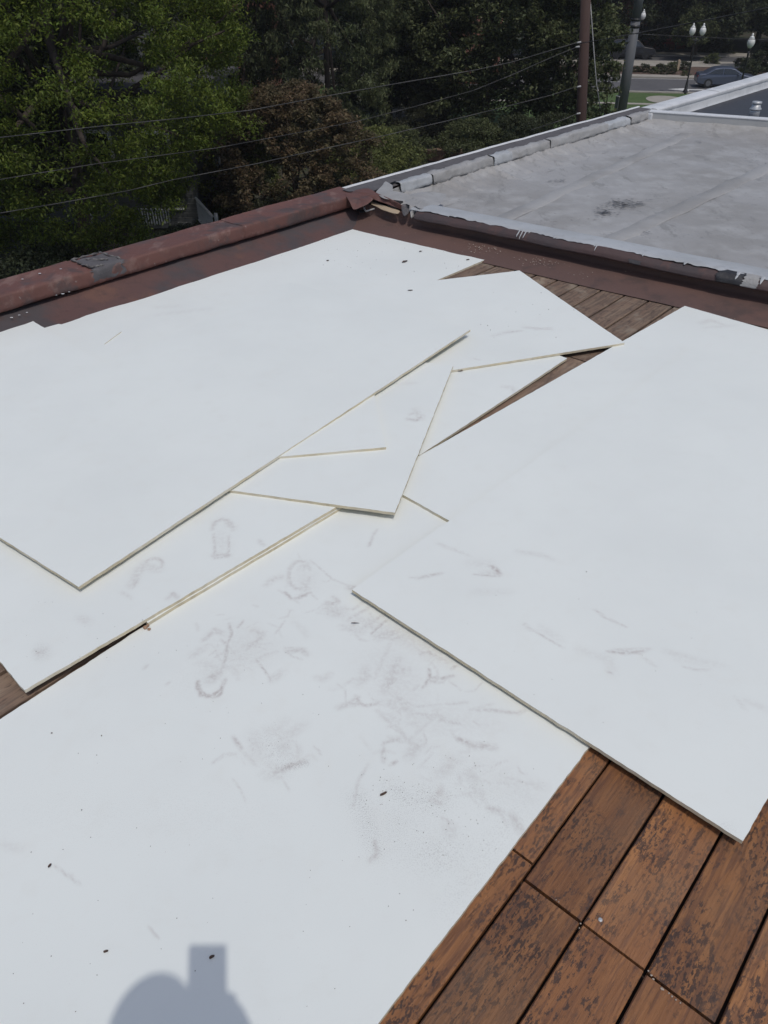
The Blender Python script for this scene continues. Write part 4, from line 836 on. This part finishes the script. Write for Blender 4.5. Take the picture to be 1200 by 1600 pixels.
# far row beyond the road
FT = make_tree('street_tree', 'dark tree beyond the road at the right edge of the view', on(1175, 106), 13, 6.0, 520, 50, .42, 1.1, M['leaf_dark'], 15, 'round', .14, .5, .35, 'dark trees beyond the road', limbs=6)
dup(FT, on(1040, 99), .85, 'dark tree in front of the brick columns, right of the steel pole', None, 2)
dup(FT, on(945, 100), .85, 'dark tree in front of the brick columns, left of the steel pole', None, 4)
k = 0
LBL = ['dark tree beyond the road right of the double lamp', 'dark tree beyond the road behind the double lamp', 'dark tree beyond the road between steel pole and double lamp', 'dark tree beyond the road just behind the steel pole',
       'dark tree beyond the road in the gap between the two poles', 'dark tree beyond the road behind the wooden pole']
for (px, dist, s, m) in [(1125, 112, 1.05, None), (1070, 108, 1.0, M['leaf_mid']), (1018, 118, 1.1, None), (975, 124, 1.1, None), (938, 112, 1.0, None), (895, 118, 1.1, None)]:
    dup(FT, on(px, dist), s, LBL[k], m, k * 1.3); k += 1
for i, px in enumerate(range(-80, 880, 80)):
    dup(FT, on(px, 85 + (i % 3) * 8), 1.15, 'far dark tree ' + ['above the left edge', 'above the far left of the bright tree', 'behind the middle of the bright tree', 'behind the right half of the bright tree', 'left of the rusty tree', 'above the rusty tree', 'between the two cedars', 'behind the broad cedar', 'behind the shadowy middle tree', 'behind the olive tree', 'left of the wide tree', 'behind the wide tree by the pole'][i], M['leaf_dark'] if i % 2 else M['leaf_mid'], i)
for i, px in enumerate(range(900, 1420, 58)):
    dup(FT, on(px, 135 + (i % 2) * 9), 1.25, 'dark back row tree beyond the road, ' + ['behind the wooden pole', 'between the two poles', 'behind the three brick columns', 'left of the double lamp', 'right of the double lamp', 'above the single lamp', 'at the right edge', 'just past the right edge', 'farthest past the right edge'][i], None, i * 2)
# small tree by the far pavement with a visible trunk
tb = on(1172, 88.5)
make_tree('street_tree', 'young tree with a bare trunk on the planting bed right of the single lamp', tb, 8, 3.0, 260, 50, .3, .7, M['leaf_dark'], 16, 'round', .38, .5, .22)
tb = base(1078, 95, GZ)
make_tree('street_tree', 'slim young tree behind the double lamp post', tb, 4.6, 1.8, 110, 40, .26, .5, M['leaf_mid'], 17, 'round', .3, .4, .07)
tb = on(926, 41)
make_tree('street_tree', 'thin leafy sapling beside the wooden pole', tb, top_h(tb, 45), .5, 75, 30, .2, .35, M['leaf_mid'], 18, 'vase', .2, .3, .05)
# median shrubs
MS = make_tree('bed_shrub', 'dull shrub at the left end of the planting bed', rp(-3.6, (nM0 + nM1) / 2), .85, .75, 60, 26, .14, .2, M['leaf_shrub'], 20, 'bush', .02, .2, .05, 'shrubs in the planting bed', 'shrub', bark=False)
def med(px, py, s, label, m=None, rz=0): dup(MS, base(px, py), s, label, m, rz)
MS.location = base(955, 112)
for i, (x, y, s, l) in enumerate([(967, 113, .9, 'second shrub from the left in the planting bed'), (993, 114, 1.0, 'shrub just right of the steel pole in the planting bed'), (1006, 114, 1.35, 'tall ragged shrub right of the steel pole in the planting bed'),
        (1021, 116, 1.1, 'low shrub in the middle of the planting bed'), (1031, 113, 1.3, 'ragged shrub right of the middle of the planting bed'), (1036, 118, .9, 'small shrub at the front of the planting bed'), (1049, 112, 1.5, 'large square shrub left of the white post'),
        (1050, 117, 1.0, 'low shrub below the large square one'), (1068, 111, 1.45, 'large shrub right behind the double lamp post'), (1069, 120, .9, 'small shrub at the foot of the double lamp post')]):
    med(x, y, s * .62, l, None if i % 3 else M['leaf_mid'], i)
for (x, y, s, l, m) in [(1112, 101, 1.1, 'olive shrub on the pale pavement behind the sedan', M['leaf_mid']), (1155, 103, .8, 'little shrub on the pavement beside the single lamp', M['leaf_shrub']), (1165, 118, 1.5, 'dark shrub right of the sedan', M['leaf_dark']), (1185, 114, 2.0, 'dark shrub near the right edge beyond the parapet', M['leaf_dark']), (1197, 107, 2.4, 'bluish dark shrub at the right edge beyond the parapet', M['leaf_dark']), (950, 84, 1.6, 'olive shrub by the far pavement left of the dark car', M['leaf_mid']), (930, 78, 1.9, 'olive shrub behind the wooden pole at the far pavement', M['leaf_mid'])]:
    dup(MS, base(x, y), s, l, m, x)
# clipped hedge mound
for (x, y, s, l) in [(1012, 79, 3.2, 'wide dark hedge behind the far pavement'), (1095, 79, 2.4, 'dark shrub behind the far pavement right of the double lamp'), (1125, 84, 2.2, 'dark shrub behind the far pavement above the sedan')]:
    dup(MS, base(x, y), (s, s * .7), l, M['leaf_dark'], x)
# weedy ground cover behind the parapet
rr = np.random.default_rng(77); cc = []
for _ in range(900):
    px = rr.uniform(-60, 940); dist = rr.uniform(24, 56); p = on(px, dist)
    if px > 620 and px < 725 and 38 < dist < 47: continue
    cc.append((p.x, p.y, GZ + rr.uniform(0, .12)))
V = leaf_cloud(np.array(cc), np.full(len(cc), .75), 26, .16, rr, -.2)
me = quads_mesh('ground_cover', V); me.materials.append(M['leaf_mid']); o = bpy.data.objects.new('ground_cover', me); link(o)
tag(o, 'low weedy ground cover under the garden trees', 'ground cover', None, 'stuff')

# ------------------------------------------------------------------ poles, wires, lamps
wp0 = on(884, 28); wtop = at_d(917.5, -60, 27.2)
wp = empty('wooden_pole', wp0, 'brown wooden utility pole leaning slightly, left of the steel one', 'utility pole')
a0 = at_d(908, 190, 27.2); dirn = (wtop - a0).normalized(); base_w = a0 - dirn * ((a0.z - GZ) / dirn.z)
wp.location = base_w; bpy.context.view_layer.update()
MB().tube([base_w - dirn * .3, a0, wtop], lambda q: .175 - .03 * q, 14).build('pole', M['pole_wood'], wp, True)
for (x, y) in [(903, 66), (901, 73), (903, 135), (902, 177)]:
    p = at_d(x + 4, y, 27.0); MB().cone(p, p + Vector((-.12, -.1, 0)), .03, .02, 8).build('insulator', M['grey_metal'], wp)
wires = [
 ('overhead_wire', 'highest thick overhead wire crossing the trees to the wooden pole', [(-120, 228), (0, 215), (150, 198), (280, 185), (393, 172), (500, 152), (600, 134), (740, 110), (800, 97), (903, 66)], .011),
 ('overhead_wire', 'second overhead wire down, crossing the rusty tree', [(-120, 300), (150, 256), (340, 231), (500, 201), (560, 189), (650, 166), (738, 142), (800, 117), (870, 86), (903, 73)], .008),
 ('overhead_wire', 'lowest long overhead wire passing in front of the rusty tree', [(-120, 346), (0, 333), (90, 318), (200, 298), (270, 281), (400, 256), (480, 238), (600, 212), (745, 178), (860, 149), (903, 135)], .010),
 ('overhead_wire', 'short wire stub low on the wooden pole above the parapet', [(830, 203), (880, 187), (903, 177)], .010)]
for nm, lb, pts, r_ in wires:
    P_ = [at_d(x, y, 18 + 9 * (x + 120) / 1020) for x, y in pts]
    tag(MB().tube(P_, r_, 6).build(nm, M['wire'], None, True), lb, 'wire')
P_ = [at_d(x, y, 27 - 7 * (x - 905) / 500) for x, y in [(905, 68), (940, 62), (1000, 51), (1110, 30), (1200, 12), (1330, -20)]]
tag(MB().tube(P_, .012, 6).build('overhead_wire', M['wire'], None, True), 'overhead wire rising from the wooden pole to the upper right', 'wire')
P_ = [at_d(x, y, 48 - 4 * (x - 980) / 500) for x, y in [(983, 52), (1010, 54), (1080, 57), (1150, 61), (1200, 62), (1330, 62)]]
tag(MB().tube(P_, .014, 6).build('overhead_wire', M['wire'], None, True), 'thin dark wire running right from the steel pole', 'wire')
P_ = [at_d(x, y, 27.5) for x, y in [(920, -30), (925, 40), (928, 82), (932, 130), (938, 169)]]
tag(MB().tube(P_, lambda q: .018 if q < .6 else .012, 6).build('guy_wire', M['grey_metal'], None, True), 'pale guy wire hanging just right of the wooden pole', 'wire')
sb = base(969, 181); sp = empty('steel_pole', sb, 'thick grey steel pole rising past the lawn', 'utility pole')
h = height_to(sb, -60); hc = height_to(sb, 34)
MB().tube([sb, sb + Vector((0, 0, hc))], lambda q: .36 - .06 * q, 16).build('lower_shaft', M['pole_steel'], sp, True)
MB().lathe([(.33, 0), (.34, .06), (.33, .12)], sb + Vector((0, 0, hc)), 16).lathe([(.32, 0), (.33, .08), (.32, .16)], sb + Vector((0, 0, hc - .4)), 16).build('band', M['iron'], sp, True)
MB().tube([sb + Vector((0, 0, hc)), sb + Vector((0, 0, h))], lambda q: .30 - .06 * q, 16).build('upper_shaft', M['pole_steel'], sp, True)
bb = base(963, 180); h = height_to(bb, 152)
bx = empty('utility_box', bb, 'small grey utility box at the left foot of the steel pole', 'utility box')
MB().box(bb + Vector((-.02, -.2, h / 2)), (.36, .4, h), .3, .03).build('cabinet', M['pole_steel'], bx)
MB().box(bb + Vector((-.02, -.2, h + .02)), (.42, .46, .05), .3, .01).build('lid', M['grey_metal'], bx)
def lamp(px, py, top, twin, label):
    b = base(px, py); H = height_to(b, top); t = empty('street_lamp', b, label, 'street lamp', 'globe street lamps'); Hs = H - (.95)
    MB().lathe([(.20, 0), (.20, .15), (.13, .3), (.09, .7), (.06, 1.0), (.05, Hs - .3), (.07, Hs - .25), (.05, Hs)], b, 12).build('post', M['iron'], t, True)
    offs = (-.37, .37) if twin else (0,)
    if twin:
        MB().tube([b + RD * -.37 + Vector((0, 0, Hs + .12)), b + RD * -.25 + Vector((0, 0, Hs - .12)), b + Vector((0, 0, Hs - .2)), b + RD * .25 + Vector((0, 0, Hs - .12)), b + RD * .37 + Vector((0, 0, Hs + .12))], .035, 8).build('arm', M['iron'], t, True)
    for o_ in offs:
        c = b + RD * o_ + Vector((0, 0, Hs))
        MB().lathe([(.06, .0), (.10, .08), (.09, .14)], c, 12).build('fitter', M['iron'], t, True)
        MB().lathe([(.09, .13), (.19, .26), (.235, .42), (.21, .56), (.15, .66)], c, 16).build('globe', M['globe'], t, True)
        MB().lathe([(.16, .66), (.12, .74), (.05, .78), (.07, .83), (.06, .88), (.012, .94)], c, 12).build('finial', M['globe'], t, True)
lamp(1070, 146.5, 38, True, 'black lamp post with two white globes at the near kerb')
lamp(1143, 192, 54, False, 'black lamp post with a single white globe beside the sedan')
lamp(985, 107, 16, True, 'lamp post with two white globes mostly hidden behind the steel pole')
pst = base(1058, 112); tag(MB().box(pst + Vector((0, 0, .45)), (.22, .22, .9), 0, .03).box(pst + Vector((0, 0, .93)), (.16, .16, .08), 0, .02).build('marker_post', M['stone_trim']), 'short pale marker post among the planting bed shrubs', 'post')

# ------------------------------------------------------------------ cars
def car(label, loc, heading, prof, win, L_, wd, paint, wheel_x, wr=.33, suv=False):
    t = empty('parked_car', loc, label, 'car', None, heading)
    def side(prof, w, inset_z, ins): pass
    bm = bmesh.new(); n = len(prof); rows = []
    for s in (-1, -.86, .86, 1):
        rows.append([bm.verts.new((x, s * wd / 2 * (1 - (.16 * max(0, (z - .85)) / .6 if z > .85 else 0)), z if abs(s) < 1 else z - .03 * (z > .5))) for x, z in prof])
    for a, b in zip(rows, rows[1:]):
        for i in range(n): bm.faces.new((a[i], a[(i + 1) % n], b[(i + 1) % n], b[i]))
    bm.faces.new(rows[0]); bm.faces.new(rows[-1][::-1]); bmesh.ops.recalc_face_normals(bm, faces=bm.faces[:])
    me = bpy.data.meshes.new('body'); bm.to_mesh(me); bm.free(); me.materials.append(paint); o = bpy.data.objects.new('body', me); link(o, t)
    md = o.modifiers.new('b', 'BEVEL'); md.width = .05; md.segments = 2; md.limit_method = 'ANGLE'
    for s in (-1, 1):
        for w_ in win:
            V = [(x, s * (wd / 2 * (1 - .16 * max(0, (z - .85)) / .6) + .012), z) for x, z in w_]
            V += [(x, y - s * .03, z) for x, y, z in V]; k = len(w_)
            Fc = [tuple(range(k)), tuple(range(2 * k - 1, k - 1, -1))] + [(i, k + i, k + (i + 1) % k, (i + 1) % k) for i in range(k)]
            mesh_obj('side_window', V, Fc, M['glass'], t, world=False)
        for wx in wheel_x:
            w = MB().cone((wx, s * (wd / 2 - .19), wr), (wx, s * (wd / 2 + .015), wr), wr, wr, 20).build('tyre', M['iron'], t, world=False)
            MB().cone((wx, s * (wd / 2 - .05), wr), (wx, s * (wd / 2 + .03), wr), wr * .66, wr * .6, 12).build('rim', M['iron'] if suv else M['pole_steel'], t, world=False)
    z0 = .85 if not suv else 1.0
    for nm, i0 in (('windscreen', win_idx[label][0]), ('rear_window', win_idx[label][1])):
        (xa, za), (xb, zb) = i0; ya = wd / 2 * .80; yb = wd / 2 * .70
        nrm = Vector((-(zb - za), 0, xb - xa)).normalized() * .012
        if nrm.z < 0: nrm = -nrm
        V = [Vector(p) + nrm for p in [(xa, -ya, za), (xa, ya, za), (xb, yb, zb), (xb, -yb, zb)]]; V += [v - nrm * 2.5 for v in V]
        mesh_obj(nm, V, [(0, 1, 2, 3), (7, 6, 5, 4), (0, 4, 5, 1), (1, 5, 6, 2), (2, 6, 7, 3), (3, 7, 4, 0)], M['glass'], t, world=False)
    for s in (-1, 1):
        MB().box((L_ / 2 - .04, s * wd * .36, .66), (.12, .36, .14), 0, .02).build('headlight', M['globe'], t, world=False)
        MB().box((-L_ / 2 + .04, s * wd * .38, .78), (.1, .3, .16), 0, .02).build('taillight', M['red_paint'], t, world=False)
        MB().box((.75, s * (wd / 2 + .08), .98), (.12, .18, .12), 0, .03).build('wing_mirror', paint, t, world=False)
    MB().box((0, 0, .22), (L_ * .9, wd * .84, .1)).build('underbody', M['iron'], t, world=False)
    return t
l1_ = 'slate blue sedan on the near road beyond the parapet'; l2_ = 'black car on the far road half hidden by the steel pole'
win_idx = {l1_: [((1.2, .96), (.45, 1.36)), ((-1.75, 1.0), (-1.1, 1.36))], l2_: [((1.25, 1.05), (.6, 1.6)), ((-2.1, 1.08), (-1.8, 1.62))]}
sedan = [(-2.35, .35), (-2.38, .72), (-2.25, .98), (-1.75, 1.02), (-1.1, 1.38), (-.5, 1.45), (.1, 1.44), (.45, 1.38), (1.2, .98), (2.05, .84), (2.32, .68), (2.36, .36), (1.85, .24), (-1.9, .24)]
suvp = [(-2.35, .4), (-2.38, .95), (-2.15, 1.1), (-1.85, 1.66), (-1.2, 1.74), (.2, 1.72), (.6, 1.64), (1.25, 1.08), (2.1, .98), (2.35, .8), (2.36, .42), (1.9, .3), (-1.9, .3)]
blue = mat('slate_blue_car_paint', (.085, .10, .14), .3, metal=.4); blk = mat('black_car_paint', (.012, .012, .016), .3)
cp_ = base(1131, 135.5); hd = math.atan2(RD.y, RD.x)
car(l1_, cp_, hd, sedan, [[(-1.55, 1.0), (-1.05, 1.30), (-.45, 1.37), (-.45, .98)], [(-.38, .98), (-.38, 1.37), (.1, 1.36), (.4, 1.30), (.98, .98)]], 4.7, 1.78, blue, (-1.45, 1.42))
car(l2_, base(984, 90.5), hd, suvp, [[(-1.9, 1.12), (-1.7, 1.55), (-.8, 1.62), (-.8, 1.1)], [(-.72, 1.1), (-.72, 1.62), (.15, 1.6), (.5, 1.53), (1.0, 1.1)]], 4.7, 1.85, blk, (-1.45, 1.42), .36, True)

# ------------------------------------------------------------------ far buildings and the house behind the trees
def building(name, label, cx, dist, w, dpt, h, m, rz=0, cols=4, rows=2, wall_base=0):
    p = on(cx, dist); t = empty(name, p, label, 'building', None, rz)
    MB().box((0, dpt / 2, h / 2), (w, dpt, h)).build('wall', m, t, world=False)
    MB().box((0, dpt / 2, h + .12), (w + .4, dpt + .4, .24)).build('roof', M['shingle'], t, world=False)
    for r_ in range(rows):
        for c_ in range(cols):
            x = -w / 2 + w * (c_ + .5) / cols; z = 1.7 + r_ * 3.1
            if z + 1 > h: continue
            f = MB().box((x, -.03, z), (1.25, .1, 1.7), 0, .02).build('window', M['stone_trim'], t, world=False)
            g_ = MB().box((x, -.09, z), (1.0, .04, 1.45)).build('pane', M['glass'], f, world=False)
    return t
bA = building('brick_building', 'red brick building with tan stone columns behind the steel pole', 990, 104, 9, 8, 9.5, M['brick_wall'], .1, 3, 3)
for x in (-1.2, 1.2, 3.6):
    MB().box((x, -.35, 3.2), (.7, .6, 6.4)).build('column', M['brick_wall'], bA, world=False)
    MB().box((x, -.35, 7.2), (.8, .7, 1.6), 0, .03).build('column_cap', M['stone_trim'], bA, world=False)
building('brick_building', 'reddish building glimpsed through the top of the garden trees', 706, 74, 7, 7, 9, M['brick_wall'], 0, 3, 2)
building('brick_building', 'tan and brick building glimpsed between the cedar and the bright tree', 380, 70, 8, 7, 7.5, M['brick_wall'], .1, 3, 2)
building('pale_building', 'pale building glimpsed above the bright green tree', 262, 66, 6, 6, 8, M['siding'], .1, 2, 2)
sg = base(1046, 79.5, GZ); st = empty('red_sign', sg, 'small red slatted board beyond the far pavement', 'sign')
for i in range(4): MB().box(sg + Vector((0, 0, .75 + i * .34)), (1.7 - .28 * i, .12, .24), hd, .02).build('slat', M['red_paint'], st)
for s in (-1, 1): MB().box(sg + RD * s * .55 + Vector((0, 0, .7)), (.12, .1, 1.4), hd).build('leg', M['iron'], st)
# house
hp = on(215, 34.5); hr = -.12
hs = empty('grey_house', hp, 'pale grey clapboard house mostly hidden behind the bright green tree', 'house', None, hr)
for i in range(26):
    MB().box((-3.2, .02 + (.0), .15 + i * .19), (11.5, .05, .185), 0, .008, rot=Matrix.Rotation(R(7), 4, 'X')).build('clapboard', M['siding'], hs, world=False)
MB().box((-3.2, 3.1, 2.5), (11.4, 6, 5)).build('wall', M['siding'], hs, world=False)
rf = MB(); rf.box((-3.2, 3.1, 5.1), (12.2, 6.9, .16), 0, .02).build('roof', M['shingle'], hs, world=False)
for x in (-7.2, -4.4, -1.2, 1.2):
    f = MB().box((x, -.06, 2.9), (1.1, .1, 1.6), 0, .02).build('window', M['white_wood'], hs, world=False)
    MB().box((x, -.12, 2.9), (.86, .04, 1.36)).build('pane', M['glass'], f, world=False)
MB().box((-2.2, -.14, 1.3), (.12, .1, 2.6), 0, .02).build('downpipe', M['white_wood'], hs, world=False)
# stair with white pickets
sA = at_d(335, 350, 31.5); sB = at_d(303, 309, 33.2); sr_ = empty('stair_railing', (sA.x, sA.y, GZ), 'white picket stair railing descending beside the dark round shrub', 'railing')
pd = sB - sA; sA0 = sA + Vector((0, 0, .0))
q0 = sA + Vector((0, 0, 0)); H0 = .95
topA = at_d(332, 338, 31.5); topB = at_d(306, 309.5, 33.2)
MB().tube([topA, topB], .055, 6).build('handrail', M['white_wood'], sr_)
MB().tube([topA - Vector((0, 0, .85)), topB - Vector((0, 0, .85))], .05, 6).build('bottom_rail', M['white_wood'], sr_)
for q in np.linspace(.06, .97, 15):
    p = topA.lerp(topB, q); MB().box(p - Vector((0, 0, .44)), (.045, .045, .82)).build('picket', M['white_wood'], sr_)
MB().box(topA + Vector((.14, 0, -.55)), (.13, .13, 1.35), 0, .01).build('newel_post', M['white_wood'], sr_)
for i, q in enumerate(np.linspace(0, 1, 7)):
    p = topA.lerp(topB, q) - Vector((0, 0, 1.0)); MB().box((p.x - .5, p.y + .5, p.z - .1), (1.0, .3, .05)).build('tread', M['siding'], sr_)
pr = empty('porch_railing', on(270, 34.0), 'white porch pickets glimpsed under the bright green tree', 'railing')
for i in range(16):
    p = on(216 + i * 4.2, 34.05); MB().box(p + Vector((0, 0, .45)), (.04, .04, .6)).build('picket', M['white_wood'], pr)
MB().box(on(248, 34.0) + Vector((0, 0, .78)), (1.9, .06, .06), .0).build('handrail', M['white_wood'], pr)
MB().box(on(250, 34.5) + Vector((0, 0, .1)), (2.6, 1.0, .2), .0).build('porch_floor', M['siding'], pr)

# ------------------------------------------------------------------ photographer behind the camera (his shadow falls on the near board)
FW = Vector((0, math.cos(PITCH), -math.sin(PITCH))); UPv = Vector((0, math.sin(PITCH), math.cos(PITCH))); RT = Vector((1, 0, 0))
C0 = Vector((0, 0, CAM_H))
ph = empty('smartphone', C0 - FW * .012 - UPv * .05, 'phone held up in front of the photographer', 'phone')
rotm = Matrix((RT, UPv, -FW)).transposed().to_4x4()
MB().box(C0 - FW * .010 + RT * -.022 - UPv * .060, (.076, .158, .008), rot=rotm, bev=.002).build('case', M['iron'], ph)
MB().box(C0 - FW * .0147 + RT * -.022 - UPv * .060, (.070, .150, .001), rot=rotm).build('screen', M['glass'], ph)
hc = C0 + SUN * .22; Xp = RT - SUN * RT.dot(SUN); Xp.normalize(); Yp = SUN.cross(Xp).normalized()
if Yp.y < 0: Yp = -Yp
hc = hc - Xp * .103 - Yp * .145
pe = empty('person', (hc.x + .02, hc.y - .06, .014), 'photographer in cap, shirt and trousers standing behind the phone', 'person')
def skin(name, verts, edges, rad, m, sub=2, root_i=0):
    me = bpy.data.meshes.new(name); me.from_pydata([tuple(v) for v in verts], edges, []); me.materials.append(m)
    o = bpy.data.objects.new(name, me); link(o); part(o, pe)
    md = o.modifiers.new('s', 'SKIN'); md.use_smooth_shade = True
    for i, sv in enumerate(me.skin_vertices[0].data):
        r = rad[i]; sv.radius = r if isinstance(r, tuple) else (r, r); sv.use_root = (i == root_i)
    s2 = o.modifiers.new('d', 'SUBSURF'); s2.levels = sub; s2.render_levels = sub; return o
skinm = mat('skin', (.45, .27, .19), .55); shirtm = mat('grey_shirt_cloth', (.13, .14, .17), .9, bump=(40, .4, 4, I3, .004)); trm = mat('dark_trouser_cloth', (.05, .055, .07), .9); capm = mat('cap_cloth', (.10, .10, .11), .9)
hx, hy, hz = hc; gx = hx + .0; zn_ = hz - .14
chest = Vector((gx, hy - .07, hz - .42)); neck = Vector((gx, hy - .03, hz - .16)); pel = Vector((gx, hy - .10, .93)); 
shl, shr = chest + Vector((-.19, 0, .14)), chest + Vector((.155, -.02, .13))
hL = C0 - FW * .01 + RT * -.068 - UPv * .11; hR = C0 - FW * .014 + RT * .006 - UPv * .098
wL, wR = hL + Vector((-.03, -.03, -.07)), hR + Vector((.035, -.03, -.07))
eL, eR = Vector((gx - .25, hy + .0, hz - .50)), Vector((gx + .15, hy - .02, hz - .50))
fl, fr2 = Vector((gx - .12, hy - .10, .06)), Vector((gx + .12, hy - .12, .06)); kl, kr = Vector((gx - .11, hy - .08, .50)), Vector((gx + .11, hy - .10, .50))
V = [pel, pel + Vector((0, .01, .18)), chest, neck, neck + Vector((0, .01, .05)), hc + Vector((0, .0, -.03)), hc + Vector((0, -.005, .06)),
     shl, eL, wL, hL, shr, eR, wR, hR, pel + Vector((-.09, 0, -.03)), kl, fl, fl + Vector((0, .16, -.02)), pel + Vector((.09, 0, -.03)), kr, fr2, fr2 + Vector((0, .16, -.02))]
E_ = [(0, 1), (1, 2), (2, 3), (3, 4), (4, 5), (5, 6), (2, 7), (7, 8), (8, 9), (9, 10), (2, 11), (11, 12), (12, 13), (13, 14), (0, 15), (15, 16), (16, 17), (17, 18), (0, 19), (19, 20), (20, 21), (21, 22)]
Rr = [(.14, .10), (.125, .09), (.15, .10), .055, .052, (.066, .082), (.062, .075), .055, .040, .026, .028, .055, .040, .030, .036, .085, .055, .036, .03, .085, .055, .036, .03]
skin('body', V, E_, Rr, skinm)
skin('shirt', [V[0] + Vector((0, 0, .0)), V[1], V[2], V[3] - Vector((0, 0, .05)), V[7], V[7].lerp(V[8], .6), V[11], V[11].lerp(V[12], .6)], [(0, 1), (1, 2), (2, 3), (2, 4), (4, 5), (2, 6), (6, 7)], [(.165, .12), (.15, .115), (.17, .12), .075, .075, .062, .075, .062], shirtm)
skin('trousers', [V[0], V[15], V[16], V[17] + Vector((0, 0, .05)), V[19], V[20], V[21] + Vector((0, 0, .05))], [(0, 1), (1, 2), (2, 3), (0, 4), (4, 5), (5, 6)], [(.17, .125), .11, .078, .06, .11, .078, .06], trm)
for f in (fl, fr2): MB().ball(f + Vector((0, .06, -.02)), .05, 3, (1, 2.7, .9)).build('shoe', M['iron'], pe, True)
MB().ball(hc + Vector((0, -.01, .045)), .122, 4, (.68, .85, .74)).build("cap", capm, pe, True)
MB().ball(hc + Vector((0, -.12, .02)), .07, 3, (1.05, 1.1, .12)).build('cap_brim', capm, pe)
MB().ball(hc + Vector((0, .10, -.03)), .016, 2, (.8, 1, 1.3)).build('nose', skinm, pe, True)
for s in (-1, 1):
    MB().ball(hc + Vector((s * .082, -.005, -.03)), .02, 2, (.5, .9, 1.5)).build('ear', skinm, pe, True)
    MB().ball(hc + Vector((s * .03, .078, .0)), .012, 2).build('eye', M['globe'], pe, True)
    hb, sd_ = (hL, -1) if s < 0 else (hR, 1)
    for i in range(4):                                 # four fingers curled round the edge of the phone
        q = hb + UPv * (.034 - i * .021) + RT * sd_ * .006
        pts = [q + RT * sd_ * .012 - FW * .016, q + RT * sd_ * .016 + FW * .004, q + RT * sd_ * .004 + FW * .014, q - RT * sd_ * (.010 - .003 * abs(i - 1)) + FW * .012]
        if s > 0 and i == 0: continue
        MB().tube(pts, lambda t_: .0085 - .002 * t_, 8).build('finger', skinm, pe, True)
    q = hb - FW * .016 - UPv * .01
    MB().tube([q + RT * sd_ * .014 - UPv * .03, q + RT * sd_ * .006 - FW * .006, q - RT * sd_ * .016 + UPv * .02 - FW * .002], lambda t_: .011 - .003 * t_, 8).build('thumb', skinm, pe, True)

# ------------------------------------------------------------------ thin haze volume, added to lift distant blacks in place of lens veil
hm = bpy.data.materials.new('haze'); hm.use_nodes = True; hn = hm.node_tree; hn.nodes.clear()
pv = hn.nodes.new('ShaderNodeVolumePrincipled'); pv.inputs['Color'].default_value = (.93, .95, 1, 1); pv.inputs['Density'].default_value = .00035; pv.inputs['Anisotropy'].default_value = .1
ho = hn.nodes.new('ShaderNodeOutputMaterial'); hn.links.new(pv.outputs[0], ho.inputs['Volume'])
tag(MB().box((0, 550, (GZ - 1.1 + 26) / 2), (1820, 1920, 26 - (GZ - 1.1))).build('haze', hm), kind='stuff')
